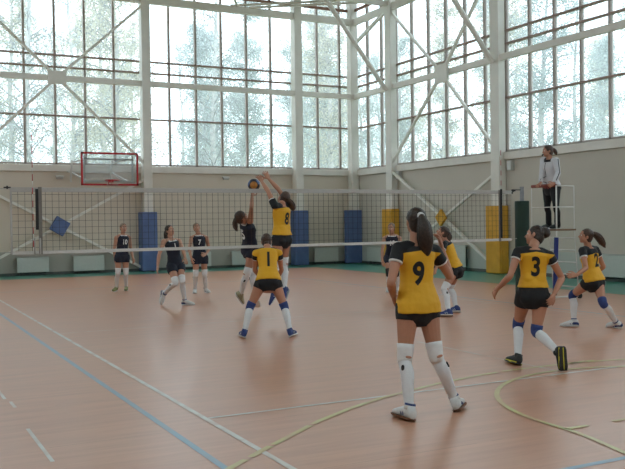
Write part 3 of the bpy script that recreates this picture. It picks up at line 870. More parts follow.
# ------------------------------------------------------------------ trees outside the windows
def make_tree(name, seed, h, leaf, nleaf, spread, lab, group):
    rnd = random.Random(seed)
    o = thing(name, lab, 'tree', (0, 0, -0.4), group)
    base = V((0, 0, -0.4))
    tr = MB(); pts = []; x = y = 0.0
    for k in range(9):
        t = k / 8; x += rnd.uniform(-0.18, 0.18); y += rnd.uniform(-0.18, 0.18)
        pts.append(base + V((x, y, h * t)))
    tr.tube(pts, [0.19 * (1 - 0.93 * k / 8) + 0.008 for k in range(9)], 8)
    tips = []; br_ = MB()
    for k in range(60):
        t = rnd.uniform(0.22, 0.98); i = min(7, int(t * 8)); f_ = t * 8 - i
        p = pts[i].lerp(pts[i + 1], f_); a = rnd.uniform(0, 2 * math.pi)
        ln = spread * (1.15 - t) * rnd.uniform(0.6, 1.15) + 0.5
        d = V((math.cos(a), math.sin(a), rnd.uniform(0.35, 1.0))).normalized(); q = [p]
        for s_ in range(5):
            d = (d + V((rnd.uniform(-.25, .25), rnd.uniform(-.25, .25), -0.16 if s_ > 1 else 0.05))).normalized()
            q.append(q[-1] + d * ln / 5)
        br_.tube(q, [0.035 * (1 - 0.8 * s_ / 5) for s_ in range(6)], 5)
        for s_ in range(2, 6):
            for _ in range(3):
                dd = V((rnd.uniform(-1, 1), rnd.uniform(-1, 1), rnd.uniform(-1.2, 0.4))).normalized(); e = [q[s_]]
                for u in range(3):
                    dd = (dd + V((rnd.uniform(-.3, .3), rnd.uniform(-.3, .3), -0.35))).normalized(); e.append(e[-1] + dd * rnd.uniform(0.2, 0.42))
                br_.tube(e, [0.011, 0.009, 0.007, 0.005], 3, caps=False)
                tips.append(e)
    tr.build('trunk', M['bark'], o, smooth=True)
    br_.build('branches', M['twig'], o)
    lf = MB()
    for _ in range(nleaf):
        e = rnd.choice(tips); i = rnd.randrange(3); p = e[i].lerp(e[i + 1], rnd.random()) + V((rnd.gauss(0, .16), rnd.gauss(0, .16), rnd.gauss(0, .18)))
        sz = rnd.uniform(0.03, 0.075); u_ = V((rnd.gauss(0, 1), rnd.gauss(0, 1), rnd.gauss(0, 1))).normalized(); a_, b_ = perp(u_)
        lf.add([p - a_ * sz, p - b_ * sz * 0.6, p + a_ * sz, p + b_ * sz * 0.6], [(0, 1, 2, 3)])
    tag(lf.build('foliage', M[leaf], o), None, None, None, 'stuff')
    return o
protos = [
    make_tree('birch_tree', 1, 15.5, 'leafA', 15000, 2.2, 'tall pale green birch outside the back windows', 'pale green birches behind the glass'),
    make_tree('birch_tree', 2, 17.0, 'leafB', 12500, 2.1, 'slender birch with thin yellow leaves outside the windows', 'yellowing birches behind the glass'),
    make_tree('linden_tree', 3, 14.0, 'leafC', 17000, 2.3, 'dense grey green tree outside the windows', 'grey green trees behind the glass'),
    make_tree('bare_tree', 4, 18.0, 'leafC', 3500, 2.2, 'nearly bare tree with branching dark limbs outside the windows', 'nearly bare trees behind the glass'),
]
rnd = random.Random(11)
spots = []
def scatter(n, x0, x1, y0, y1, dmin):
    tries = 0
    while n and tries < 9000:
        tries += 1
        x, y = rnd.uniform(x0, x1), rnd.uniform(y0, y1)
        if all(math.hypot(x - a, y - b_) > dmin for a, b_ in spots): spots.append((x, y)); n -= 1
scatter(30, -8, 30, 23.5, 40, 4.7)
scatter(24, -8, 44, 40, 62, 5.2)
scatter(20, 23, 38, -9, 23, 4.7)
scatter(12, 38, 58, -6, 40, 5.2)
used = [0, 0, 0, 0]
for i, (x, y) in enumerate(spots):
    k = rnd.choice((0, 0, 1, 1, 2, 3))
    sc_ = rnd.uniform(0.88, 1.08); rz = rnd.uniform(0, 6.28)
    p = protos[k]
    if not used[k]:
        p.location = (x, y, -0.4); p.rotation_euler = (0, 0, rz); p.scale = (sc_, sc_, sc_)
    else:
        copy_tree(p, (x, y, -0.4), rz, sc_)
    used[k] += 1
for k in range(4):
    if not used[k]: protos[k].location = (30 + k, 34, -0.4)

# joint positions of every figure, metres, hall coordinates
POSES = {
    'nine': {"ground": 0.0, "H": 1.83, "pel": [2.064, -7.188, 0.918], "neck": [2.07, -7.175, 1.445], "head": [2.083, -7.144, 1.647], "Ls": [1.884, -7.173, 1.421], "Rs": [2.247, -7.2, 1.389], "Lhip": [1.969, -7.181, 0.919], "Rhip": [2.158, -7.195, 0.918], "Le": [1.765, -7.231, 1.135], "Lw": [1.904, -7.052, 1.004], "Lh": [1.957, -6.986, 0.935], "Lk": [1.901, -7.223, 0.481], "La": [1.805, -7.431, 0.092], "Lt": [1.795, -7.221, 0.033], "Re": [2.448, -7.144, 1.153], "Rw": [2.396, -7.097, 1.406], "Rh": [2.38, -7.083, 1.513], "Rk": [2.177, -7.295, 0.485], "Ra": [2.343, -7.339, 0.092], "Rt": [2.507, -7.208, 0.033], "face": [0.214, 0.977, 0.0]},
    'three': {"ground": 0.0, "H": 1.78, "pel": [4.572, -5.857, 0.802], "neck": [4.59, -5.851, 1.314], "head": [4.686, -5.764, 1.465], "Ls": [4.408, -5.803, 1.29], "Rs": [4.718, -5.97, 1.24], "Lhip": [4.49, -5.813, 0.803], "Rhip": [4.653, -5.9, 0.801], "Le": [4.264, -5.824, 1.02], "Lw": [4.238, -5.627, 0.861], "Lh": [4.248, -5.551, 0.786], "Lk": [4.552, -5.618, 0.422], "La": [4.368, -5.825, 0.089], "Lt": [4.387, -5.621, 0.032], "Re": [4.878, -6.001, 0.981], "Rw": [4.699, -6.06, 0.81], "Rh": [4.627, -6.088, 0.736], "Rk": [4.574, -5.905, 0.376], "Ra": [4.537, -6.293, 0.189], "Rt": [4.535, -6.342, 0.035], "face": [-0.537, 0.839, 0.087]},
    'two': {"ground": 0.0, "H": 1.72, "pel": [7.5, -3.921, 0.714], "neck": [7.462, -3.86, 1.204], "head": [7.404, -3.863, 1.388], "Ls": [7.296, -3.906, 1.18], "Rs": [7.633, -3.839, 1.184], "Lhip": [7.412, -3.939, 0.712], "Rhip": [7.587, -3.903, 0.716], "Le": [7.229, -4.041, 0.925], "Lw": [7.004, -4.076, 0.833], "Lh": [6.905, -4.046, 0.828], "Lk": [7.398, -3.589, 0.484], "La": [7.377, -3.637, 0.086], "Lt": [7.22, -3.517, 0.031], "Re": [7.765, -3.868, 0.921], "Rw": [7.772, -3.666, 0.781], "Rh": [7.765, -3.57, 0.745], "Rk": [7.458, -4.146, 0.401], "Ra": [7.746, -4.133, 0.086], "Rt": [7.754, -3.935, 0.031], "face": [-0.863, 0.486, 0.139]},
    'one': {"ground": 0.0, "H": 1.72, "pel": [3.045, -1.868, 0.795], "neck": [3.102, -1.723, 1.266], "head": [3.157, -1.574, 1.375], "Ls": [2.931, -1.691, 1.202], "Rs": [3.258, -1.797, 1.199], "Lhip": [2.96, -1.84, 0.796], "Rhip": [3.13, -1.896, 0.794], "Le": [2.972, -1.547, 0.947], "Lw": [3.121, -1.392, 0.827], "Lh": [3.189, -1.352, 0.76], "Lk": [2.775, -1.802, 0.423], "La": [2.603, -1.984, 0.086], "Lt": [2.629, -1.788, 0.031], "Re": [3.349, -1.689, 0.939], "Rw": [3.387, -1.477, 0.82], "Rh": [3.371, -1.399, 0.755], "Rk": [3.247, -1.995, 0.406], "Ra": [3.204, -2.257, 0.086], "Rt": [3.349, -2.123, 0.031], "face": [0.38, 0.925, 0.0]},
    'eight': {"ground": 0.0, "H": 1.85, "pel": [3.955, -0.42, 1.399], "neck": [3.964, -0.437, 1.931], "head": [4.051, -0.31, 2.071], "Ls": [3.797, -0.518, 1.936], "Rs": [4.132, -0.362, 1.955], "Lhip": [3.868, -0.461, 1.399], "Rhip": [4.042, -0.379, 1.399], "Le": [3.757, -0.333, 2.192], "Lw": [3.736, -0.131, 2.361], "Lh": [3.718, -0.056, 2.442], "Lk": [3.84, -0.473, 0.95], "La": [3.769, -0.482, 0.507], "Lt": [3.695, -0.472, 0.298], "Re": [3.971, -0.298, 2.222], "Rw": [3.868, -0.137, 2.405], "Rh": [3.833, -0.093, 2.501], "Rk": [4.044, -0.316, 0.954], "Ra": [3.97, -0.482, 0.542], "Rt": [3.884, -0.593, 0.37], "face": [-0.042, 0.905, 0.423]},
    'blocker_navy': {"ground": 0.0, "H": 1.85, "pel": [3.882, 0.74, 1.189], "neck": [3.742, 0.576, 1.677], "head": [3.596, 0.453, 1.757], "Ls": [3.745, 0.749, 1.605], "Rs": [3.74, 0.39, 1.694], "Lhip": [3.867, 0.834, 1.203], "Rhip": [3.896, 0.646, 1.176], "Le": [3.877, 0.885, 1.35], "Lw": [4.042, 1.042, 1.215], "Lh": [4.109, 1.108, 1.156], "Lk": [3.938, 0.774, 0.763], "La": [3.963, 0.719, 0.318], "Lt": [4.051, 0.826, 0.144], "Re": [3.678, 0.192, 1.935], "Rw": [3.758, 0.34, 2.139], "Rh": [3.804, 0.4, 2.221], "Rk": [3.774, 0.669, 0.743], "Ra": [3.759, 0.92, 0.371], "Rt": [3.848, 1.021, 0.195], "face": [0.905, 0.042, 0.423]},
    'ten': {"ground": 0.0, "H": 1.76, "pel": [3.303, 7.457, 0.893], "neck": [3.331, 7.455, 1.399], "head": [3.328, 7.363, 1.573], "Ls": [3.501, 7.494, 1.334], "Rs": [3.16, 7.41, 1.342], "Lhip": [3.392, 7.479, 0.89], "Rhip": [3.214, 7.435, 0.895], "Le": [3.542, 7.496, 1.034], "Lw": [3.55, 7.354, 0.826], "Lh": [3.558, 7.315, 0.728], "Lk": [3.395, 7.453, 0.464], "La": [3.448, 7.638, 0.088], "Lt": [3.381, 7.447, 0.032], "Re": [3.112, 7.457, 1.047], "Rw": [3.128, 7.442, 0.796], "Rh": [3.14, 7.434, 0.691], "Rk": [3.187, 7.417, 0.469], "Ra": [3.191, 7.624, 0.088], "Rt": [3.068, 7.463, 0.032], "face": [0.046, -0.998, -0.052]},
    'runner': {"ground": 0.0, "H": 1.76, "pel": [3.328, 3.347, 0.818], "neck": [3.258, 3.378, 1.319], "head": [3.235, 3.387, 1.515], "Ls": [3.433, 3.399, 1.306], "Rs": [3.086, 3.34, 1.305], "Lhip": [3.418, 3.363, 0.824], "Rhip": [3.238, 3.331, 0.812], "Le": [3.44, 3.172, 1.106], "Lw": [3.417, 2.968, 0.961], "Lh": [3.401, 2.888, 0.894], "Lk": [3.379, 3.083, 0.503], "La": [3.451, 3.159, 0.088], "Lt": [3.6, 3.023, 0.032], "Re": [2.962, 3.276, 1.036], "Rw": [2.909, 3.212, 0.798], "Rh": [2.88, 3.16, 0.711], "Rk": [3.233, 3.075, 0.47], "Ra": [3.095, 3.41, 0.242], "Rt": [3.042, 3.406, 0.037], "face": [0.379, -0.909, 0.174]},
    'seven': {"ground": 0.0, "H": 1.76, "pel": [4.698, 5.695, 0.879], "neck": [4.685, 5.707, 1.385], "head": [4.613, 5.636, 1.554], "Ls": [4.851, 5.646, 1.319], "Rs": [4.511, 5.734, 1.32], "Lhip": [4.786, 5.672, 0.88], "Rhip": [4.609, 5.718, 0.877], "Le": [4.948, 5.74, 1.048], "Lw": [4.806, 5.564, 0.938], "Lh": [4.721, 5.504, 0.919], "Lk": [4.793, 5.642, 0.453], "La": [4.89, 5.845, 0.088], "Lt": [4.9, 5.643, 0.032], "Re": [4.409, 5.604, 1.066], "Rw": [4.404, 5.459, 0.86], "Rh": [4.409, 5.406, 0.769], "Rk": [4.592, 5.696, 0.45], "Ra": [4.643, 5.913, 0.088], "Rt": [4.566, 5.726, 0.032], "face": [-0.213, -0.973, 0.087]},
    'corner': {"ground": 0.0, "H": 1.76, "pel": [8.537, 3.282, 0.834], "neck": [8.493, 3.216, 1.334], "head": [8.414, 3.118, 1.486], "Ls": [8.639, 3.118, 1.253], "Rs": [8.343, 3.309, 1.255], "Lhip": [8.614, 3.233, 0.834], "Rhip": [8.46, 3.332, 0.834], "Le": [8.592, 2.976, 0.99], "Lw": [8.518, 2.889, 0.766], "Lh": [8.469, 2.858, 0.678], "Lk": [8.529, 3.1, 0.436], "La": [8.675, 3.299, 0.088], "Lt": [8.615, 3.105, 0.032], "Re": [8.224, 3.211, 0.995], "Rw": [8.17, 3.147, 0.757], "Rh": [8.181, 3.124, 0.655], "Rk": [8.374, 3.194, 0.438], "Ra": [8.497, 3.408, 0.088], "Rt": [8.374, 3.247, 0.032], "face": [-0.674, -0.739, 0.0]},
    'far_yellow': {"ground": 0.0, "H": 1.74, "pel": [7.041, -1.113, 0.782], "neck": [6.928, -1.015, 1.26], "head": [6.869, -0.969, 1.44], "Ls": [6.794, -1.125, 1.233], "Rs": [7.046, -0.887, 1.25], "Lhip": [6.975, -1.175, 0.78], "Rhip": [7.107, -1.051, 0.783], "Le": [6.633, -1.23, 1.003], "Lw": [6.475, -1.313, 0.829], "Lh": [6.4, -1.359, 0.774], "Lk": [6.707, -1.23, 0.458], "La": [6.635, -1.451, 0.087], "Lt": [6.466, -1.344, 0.031], "Re": [7.004, -0.823, 0.96], "Rw": [7.018, -0.589, 0.879], "Rh": [7.023, -0.487, 0.856], "Rk": [7.142, -0.823, 0.429], "Ra": [7.106, -1.04, 0.087], "Rt": [6.937, -0.933, 0.031], "face": [-0.766, 0.485, 0.423]},
    'referee': {"ground": 1.45, "H": 1.83, "pel": [10.336, -0.02, 2.329], "neck": [10.287, -0.024, 2.853], "head": [10.249, -0.01, 3.054], "Ls": [10.289, -0.208, 2.852], "Rs": [10.282, 0.157, 2.888], "Lhip": [10.337, -0.115, 2.328], "Rhip": [10.335, 0.075, 2.329], "Le": [10.212, -0.341, 2.577], "Lw": [10.058, -0.388, 2.371], "Lh": [9.954, -0.4, 2.34], "Lk": [10.273, -0.217, 1.9], "La": [10.459, -0.057, 1.537], "Lt": [10.249, -0.066, 1.478], "Re": [10.16, 0.071, 2.61], "Rw": [10.038, -0.021, 2.398], "Rh": [9.937, -0.028, 2.356], "Rk": [10.417, 0.196, 1.909], "Ra": [10.601, 0.347, 1.537], "Rt": [10.39, 0.338, 1.478], "face": [-0.921, 0.379, -0.087]},
}

# ------------------------------------------------------------------ people
def nz(v): return v.normalized()
def lerp(a, b, t): return a + (b - a) * t
def smooth_path(pts, radii, sub=4):
    """Catmull-Rom through joints"""
    P = [pts[0] * 2 - pts[1]] + pts + [pts[-1] * 2 - pts[-2]]; out = []; rad = []
    for i in range(1, len(P) - 2):
        for k in range(sub):
            t = k / sub; a, b, c, d = P[i - 1], P[i], P[i + 1], P[i + 2]
            out.append(0.5 * ((2 * b) + (c - a) * t + (2 * a - 5 * b + 4 * c - d) * t * t + (3 * b - a - 3 * c + d) * t ** 3))
            rad.append(lerp(radii[i - 1], radii[i], t))
    out.append(pts[-1]); rad.append(radii[-1])
    return out, rad

TORSO = [(-0.34, .046, .040, .000), (-0.24, .078, .056, -.004), (-0.10, .0965, .067, -.008), (0.06, .094, .066, -.006), (0.24, .080, .057, 0),
         (0.40, .0705, .0515, .003), (0.56, .073, .054, .004), (0.72, .079, .060, .006), (0.86, .083, .058, .002), (0.95, .066, .046, -.002), (1.03, .034, .034, 0)]

class Fig:
    def __init__(s, P):
        s.H = P['H']; J = {k: V(v) for k, v in P.items() if k not in ('H', 'ground')}
        s.J = J; H = s.H
        s.up = nz(J['neck'] - J['pel']); s.spine = (J['neck'] - J['pel']).length
        r = J['Rs'] - J['Ls']; s.rs = nz(r - s.up * r.dot(s.up))
        r = J['Rhip'] - J['Lhip']; s.rh = nz(r - s.up * r.dot(s.up))
        s.f = nz(s.up.cross(s.rs)); s.fh = nz(s.up.cross(s.rh))
        s.base = V((J['pel'].x, J['pel'].y, P.get('ground', 0.0)))
        # head frame
        hf = nz(J['face']); hu = nz(J['head'] - J['neck'])
        hu = nz(hu * 0.5 + V((0, 0, 1)) * 0.5); hu = nz(hu - hf * hu.dot(hf))
        s.hf, s.hu, s.hr = hf, hu, hf.cross(hu)
        s.hc = J['head'] + hu * 0.004 * H
    def axis(s, t):
        r = nz(lerp(s.rh, s.rs, min(1, max(0, t)))); return r, nz(s.up.cross(r))
    def spine_pt(s, t):
        J = s.J; p = lerp(J['pel'], J['neck'], t)
        mid = (J['Ls'] + J['Rs']) / 2
        if t > 0.6:
            p = p + (mid - J['neck'] - s.up * (mid - J['neck']).dot(s.up)) * min(1, (t - 0.6) / 0.3) * 0.6
        return p
    def torso(s, mb, t0=-9, t1=9, inf=0.0, n=20, rings=TORSO, flare=0.0):
        H = s.H; out = []
        ks = [q for q in rings if t0 <= q[0] <= t1]
        def sample(t):
            for a, b in zip(rings, rings[1:]):
                if a[0] <= t <= b[0]:
                    u = (t - a[0]) / (b[0] - a[0]); return tuple(lerp(x, y, u) for x, y in zip(a, b))
        if t0 > rings[0][0]: ks = [sample(t0)] + ks
        if t1 < rings[-1][0]: ks = ks + [sample(t1)]
        for t, w, d, o in ks:
            r, f = s.axis(t); c = s.spine_pt(t) + f * (o * H)
            e = inf + flare * max(0, 0.45 - t)
            w_, d_ = (w + e) * H, (d + e) * H
            ring = []
            for k in range(n):
                a = 2 * math.pi * k / n; ca, sa = math.cos(a), math.sin(a)
                ring.append(c + r * (w_ * math.copysign(abs(ca) ** 0.85, ca)) + f * (d_ * math.copysign(abs(sa) ** 0.9, sa)))
            out.append(ring)
        mb.loft(out)
        return mb
    def leg(s, side):
        J = s.J; H = s.H; hip, k, a = J[side + 'hip'], J[side + 'k'], J[side + 'a']
        u, v = k - hip, a - k
        # calf bulges to the back of the knee bend
        fwd = nz(lerp(s.fh, s.fh, 0)); d2 = nz(v); back = -(fwd - d2 * fwd.dot(d2))
        back = nz(back) if back.length > 1e-3 else V((0, 0, 0))
        pts = [hip + u * 0.02, hip + u * 0.22, hip + u * 0.5, hip + u * 0.82, k, k + v * 0.14, k + v * 0.32 + back * 0.010 * H, k + v * 0.58 + back * 0.004 * H, k + v * 0.84, a]
        rad = [.0555, .0520, .0435, .0335, .0295, .0275, .0295, .0245, .0195, .0200]
        return smooth_path(pts, [q * H for q in rad], 3)
    def arm(s, side):
        J = s.J; H = s.H; a, b, c = J[side + 's'], J[side + 'e'], J[side + 'w']
        u, v = b - a, c - b
        pts = [a, a + u * 0.2, a + u * 0.5, a + u * 0.85, b, b + v * 0.2, b + v * 0.5, b + v * 0.85, c]
        rad = [.0290, .0280, .0245, .0205, .0205, .0220, .0200, .0155, .0145]
        return smooth_path(pts, [q * H for q in rad], 3)
    def hand(s, mb, side, curl, nrm=None, spread=1.0):
        J = s.J; H = s.H; W = J[side + 'w']; d = nz(J[side + 'h'] - W)
        n = nrm if nrm is not None else (J['pel'] + s.f * 0.10 * H) - W
        n = n - d * n.dot(d); n = nz(n) if n.length > 1e-4 else perp(d)[0]
        th = d.cross(n) if side == 'R' else n.cross(d)
        rings = []
        for t, w, k in ((-0.006, .0135, .0125), (.010, .0165, .0115), (.028, .0225, .0105), (.044, .0235, .0090), (.053, .0215, .0075)):
            c = W + d * (t * H)
            rings.append([c + th * (w * H * math.cos(2 * math.pi * i / 14)) + n * (k * H * math.sin(2 * math.pi * i / 14)) for i in range(14)])
        mb.loft(rings)
        for off, ln, sp in ((.0175, .041, .16), (.0060, .046, .05), (-.0060, .043, -.06), (-.0175, .034, -.18)):
            p = W + d * (.047 * H) + th * (off * H); dr = nz(d + th * sp * spread); q = [p]; ang = curl * 0.6
            for fr in (.45, .31, .24):
                dd = nz(dr * math.cos(ang) + n * math.sin(ang)); q.append(q[-1] + dd * (ln * fr * H)); ang += curl
            mb.tube(q, [.0058 * H, .0056 * H, .0051 * H, .0042 * H], 8)
        p = W + d * (.012 * H) + th * (.013 * H); q = [p, p + nz(d * .7 + th * .75 + n * .25) * (.026 * H)]
        q.append(q[-1] + nz(d * .95 + th * .35 + n * .25) * (.020 * H)); q.append(q[-1] + nz(d + th * .1 + n * .3 * (1 + curl)) * (.015 * H))
        mb.tube(q, [.0085 * H, .0070 * H, .0062 * H, .0048 * H], 8)
    def head(s, mb):
        H = s.H; f, u, r, c = s.hf, s.hu, s.hr, s.hc
        P = lambda a, b, d: c + f * (a * H) + r * (b * H) + u * (d * H)
        mb.ball(P(-.006, 0, .013), (r * (.0425 * H), f * (.0550 * H), u * (.0500 * H)), 20, 14)
        mb.ball(P(.012, 0, -.020), (r * (.0360 * H), f * (.0390 * H), u * (.0420 * H)), 20, 14)
        mb.ball(P(.028, 0, -.050), (r * (.0190 * H), f * (.0170 * H), u * (.0130 * H)), 12, 8)     # chin
        mb.tube([P(.045, 0, .010), P(.056, 0, -.010), P(.060, 0, -.018)], [.004 * H, .006 * H, .0075 * H], 8)  # nose
        mb.ball(P(.049, 0, -.0195), (r * (.0095 * H), f * (.008 * H), u * (.005 * H)), 8, 6)
        for sg in (-1, 1):
            mb.ball(P(-.006, sg * .0435, -.006), (r * (.0050 * H), f * (.0105 * H), u * (.0175 * H)), 10, 8)
            mb.ball(P(.036, sg * .019, -.012), (r * (.013 * H), f * (.008 * H), u * (.011 * H)), 8, 6)
            mb.ball(P(.044, sg * .016, .016), (r * (.014 * H), f * (.006 * H), u * (.005 * H)), 8, 6)
        mb.tube([s.J['neck'] - s.up * (.03 * H), s.J['neck'] + s.up * (.015 * H), P(-.012, 0, -.035), P(-.012, 0, -.005)], [.040 * H, .0325 * H, .0305 * H, .033 * H], 14)

def foot_frame(s, side):
    J = s.J; A, K, T = J[side + 'a'], J[side + 'k'], J[side + 't']; e = nz(T - A); k = nz(A - K); up_ = -k
    ax = e.cross(up_)
    ax = nz(ax) if ax.length > 0.05 else s.rh
    ph = math.atan2(.032, .115)
    d = Matrix.Rotation(ph, 3, ax) @ e
    n = nz(ax.cross(d))
    return A, nz(d), n, nz(d.cross(n))

def person(name_pose, label, kit, skin='skin', hair='hair', number=None, num_front=False, tail=None, bun=None, pad='kneeblue', shoe=('shoeblue', 'solewhite'),
           curl=(0.35, 0.35), palms=None, voxel=0.006, shorts_len=0.30, seed=1, yoke=0.86, num_size=0.27, hem=None, num_t=.60, slv=.42, front_t=.66, num_x=0.0, group=None, headband=False):
    P = POSES[name_pose]; s = Fig(P); H = s.H; J = s.J; base = s.base
    # ---- the body: one continuous surface
    mb = MB(); s.torso(mb)
    for sd in 'LR':
        q, r = s.leg(sd); mb.tube(q, r, 14)
        q, r = s.arm(sd); mb.tube(q, r, 12); mb.ball(J[sd + 's'], .0295 * H)
        mb.tube([J['neck'] - s.up * .012 * H, lerp(J['neck'], J[sd + 's'], .5) + s.up * .004 * H, J[sd + 's']], [.030 * H, .029 * H, .0285 * H], 12)
        mb.ball(lerp(J['pel'], J[sd + 'hip'], .85) - s.fh * (.026 * H) - s.up * (.022 * H), .048 * H)
        mb.ball(s.spine_pt(.70) + s.f * (.038 * H) + s.rs * ((.034 if sd == 'R' else -.034) * H), (s.rs * .030 * H, s.f * .026 * H, s.up * .030 * H))
        s.hand(mb, sd, curl[0] if sd == 'L' else curl[1], (palms or {}).get(sd), 1.6 if max(curl) < 0.2 else 0.8)
        A, d, n, ax = foot_frame(s, sd)
        mb.tube([A + n * .01 * H, A - n * .012 * H + d * .02 * H, A - n * .03 * H + d * .07 * H, A - n * .034 * H + d * .10 * H], [.0195 * H, .020 * H, .016 * H, .012 * H], 10)
    s.head(mb)
    me = remesh(mb, base, voxel, 3, 0.5, 'person')
    body = finish('person', me, M[skin], None, True, base)
    tag(body, label, 'person', group)
    C = lambda nm, m, mb_, sm=True, lab=None: tag(mb_.build(nm, m, body, smooth=sm), lab)
    # ---- face
    f, u, r, c = s.hf, s.hu, s.hr, s.hc
    Pt = lambda a, b, d: c + f * (a * H) + r * (b * H) + u * (d * H)
    for sg in (-1, 1):
        m_ = MB(); m_.ball(Pt(.0415, sg * .0175, .0045), (r * .0075 * H, f * .0060 * H, u * .0048 * H), 12, 8)
        e = C('eye', M['eye'], m_)
        m_ = MB(); m_.ball(Pt(.0462, sg * .0172, .0045), (r * .0034 * H, f * .0022 * H, u * .0036 * H), 10, 6)
        m_.build('iris', M['iris'], e, smooth=True)
        m_ = MB(); m_.tube([Pt(.0465, sg * .008, .0165), Pt(.0485, sg * .017, .0190), Pt(.0420, sg * .027, .0155)], [.0018 * H, .0022 * H, .0012 * H], 6); C('eyebrow', M['brow'], m_)
    m_ = MB(); m_.ball(Pt(.0465, 0, -.0335), (r * .0125 * H, f * .0045 * H, u * .0036 * H), 12, 8); C('lips', M['lips'], m_)
    # ---- hair
    m_ = MB()
    m_.ball(Pt(-.0125, 0, .0185), (r * .0475 * H, f * .0560 * H, u * .0520 * H), 20, 14)
    m_.ball(Pt(-.027, 0, -.008), (r * .0430 * H, f * .0370 * H, u * .052 * H), 18, 12)
    hm = remesh(m_, base, 0.006, 3, 0.5, 'hair')
    for v in hm.vertices:
        q = v.co; v.co = q + v.normal * (noise.noise(q * 38) * 0.004)
    hr_ = finish('hair', hm, M[hair], body, True, base)
    if tail:
        pts = [Pt(*q[:3]) for q in tail]; rad = [q[3] * H for q in tail]
        q, rr = smooth_path(pts, rad, 4)
        m_ = MB()
        rnd = random.Random(seed)
        m_.tube(q, rr, 12)
        for k in range(9):
            a = rnd.uniform(0, 6.28); off = [V((0, 0, 0))] * len(q)
            ln = rnd.uniform(0.8, 1.06); sp = rnd.uniform(0.4, 0.95)
            x_, y_ = perp(nz(q[-1] - q[0]))
            qq = [lerp(q[0], q[i], ln) + (x_ * math.cos(a) + y_ * math.sin(a)) * (rr[i] * sp) for i in range(len(q))]
            m_.tube(qq, [0.30 * z for z in rr], 7)
        m_.build('ponytail', M[hair], hr_, smooth=True)
        m_ = MB(); d = nz(q[2] - q[0]); m_.tube([q[2] - d * .007 * H, q[2] + d * .007 * H], rr[2] * 1.25, 12); tag(m_.build('hair_tie', M['hairtie'] if kit != 'navy' else M['black'], hr_), None)
    if bun:
        m_ = MB(); m_.ball(Pt(*bun[:3]), bun[3] * H, 16, 12); b_ = m_.build('hair_bun', M[hair], hr_, smooth=True)
        for v in b_.data.vertices: v.co = v.co + v.normal * (noise.noise(v.co * 30) * 0.008)
    if headband:
        m_ = MB(); n_ = 28
        ring = [Pt(-.0125 + .0568 * math.cos(2 * math.pi * i / n_), .0482 * math.sin(2 * math.pi * i / n_), .030 + .010 * math.cos(2 * math.pi * i / n_)) for i in range(n_)]
        m_.tube(ring + [ring[0]], .0035 * H, 6, caps=False); C('headband', M['black'], m_)
    # ---- shirt
    top = MB(); long_ = kit == 'jacket'
    t_hem = hem if hem is not None else {'yellow': -0.05, 'navy': -0.02, 'jacket': -0.10}[kit]
    inf = {'yellow': .0095, 'navy': .0070, 'jacket': .0140}[kit]
    s.torso(top, t_hem, 0.99, inf, 22, flare=.016 if kit == 'yellow' else .0)
    slv = {'yellow': slv, 'navy': 0.0, 'jacket': 1.0}[kit]
    for sd in 'LR':
        a, b_, w_ = J[sd + 's'], J[sd + 'e'], J[sd + 'w']
        top.tube([J['neck'] - s.up * .016 * H, lerp(J['neck'], a, .5) + s.up * .001 * H, a], [(.034 if kit != 'navy' else .031) * H, (.0335 if kit != 'navy' else .030) * H, (.033 if kit != 'navy' else .024) * H], 12)
        top.ball(lerp(J['pel'], J[sd + 'hip'], .6) - s.fh * (.020 * H) + s.up * (max(.020, (t_hem * .288) + .060) * H), .048 * H) if kit != 'navy' else None
        top.ball(s.spine_pt(.70) + s.f * (.040 * H) + s.rs * ((.034 if sd == 'R' else -.034) * H), (s.rs * .036 * H, s.f * .030 * H, s.up * .036 * H))
        if kit == 'yellow':
            top.ball(a, .0350 * H); top.tube([a, lerp(a, b_, .2), lerp(a, b_, slv)], [.0345 * H, .0350 * H, .0345 * H], 12)
        elif kit == 'jacket':
            top.ball(a, .038 * H); top.tube([a, lerp(a, b_, .5), b_, lerp(b_, w_, .5), lerp(b_, w_, .93)], [.037 * H, .034 * H, .031 * H, .029 * H, .024 * H], 12)
    tm = remesh(top, base, 0.008, 4, 0.5, 'jersey')
    ah = tm.attributes.new('yk', 'FLOAT', 'POINT'); asl = tm.attributes.new('sleeve', 'FLOAT', 'POINT'); ahm = tm.attributes.new('hem', 'FLOAT', 'POINT')
    rnd = random.Random(seed); ofs = V((rnd.uniform(0, 50), rnd.uniform(0, 50), rnd.uniform(0, 50)))
    nn = [v.normal.copy() for v in tm.vertices]
    for i, v in enumerate(tm.vertices):
        q = v.co + base
        h = (q - J['pel']).dot(s.up) / s.spine
        lat = (q - J['neck']).dot(s.rs) / (.1 * H)
        if kit == 'yellow': ah.data[i].value = h - yoke + 0.05 * abs(lat) * (1 if yoke > .8 else 0)
        elif kit == 'jacket': ah.data[i].value = h - 0.97 if abs(lat) < .55 else -1
        else: ah.data[i].value = -1
        sv = 0
        if slv:
            for sd in 'LR':
                a, b_ = J[sd + 's'], J[sd + 'e']; d = nz(b_ - a); x_ = (q - a).dot(d); dist = ((q - a) - d * x_).length
                out = (q - a).dot(s.rs) * (1 if sd == 'R' else -1)
                if kit == 'yellow' and dist < .041 * H and x_ > -.01 * H and out > -.006 * H: sv = max(sv, x_ / (slv * (b_ - a).length))
        asl.data[i].value = sv if kit == 'yellow' else 0
        hem = 0
        if kit == 'jacket' and h < 0.04: hem = 1
        if kit == 'navy' and h > 0.955 and (q - J['neck']).dot(s.rs) ** 2 < (.052 * H) ** 2: hem = 1
        ahm.data[i].value = hem
        # soft folds, stronger towards the waist
        w_ = 0.006 * (1.0 if h < 0.6 else 0.5)
        qq = v.co * 7.0 + ofs; qq.z *= 1.6
        v.co = v.co + nn[i] * (noise.noise(qq) * w_ + noise.noise(qq * 2.3) * w_ * 0.5)
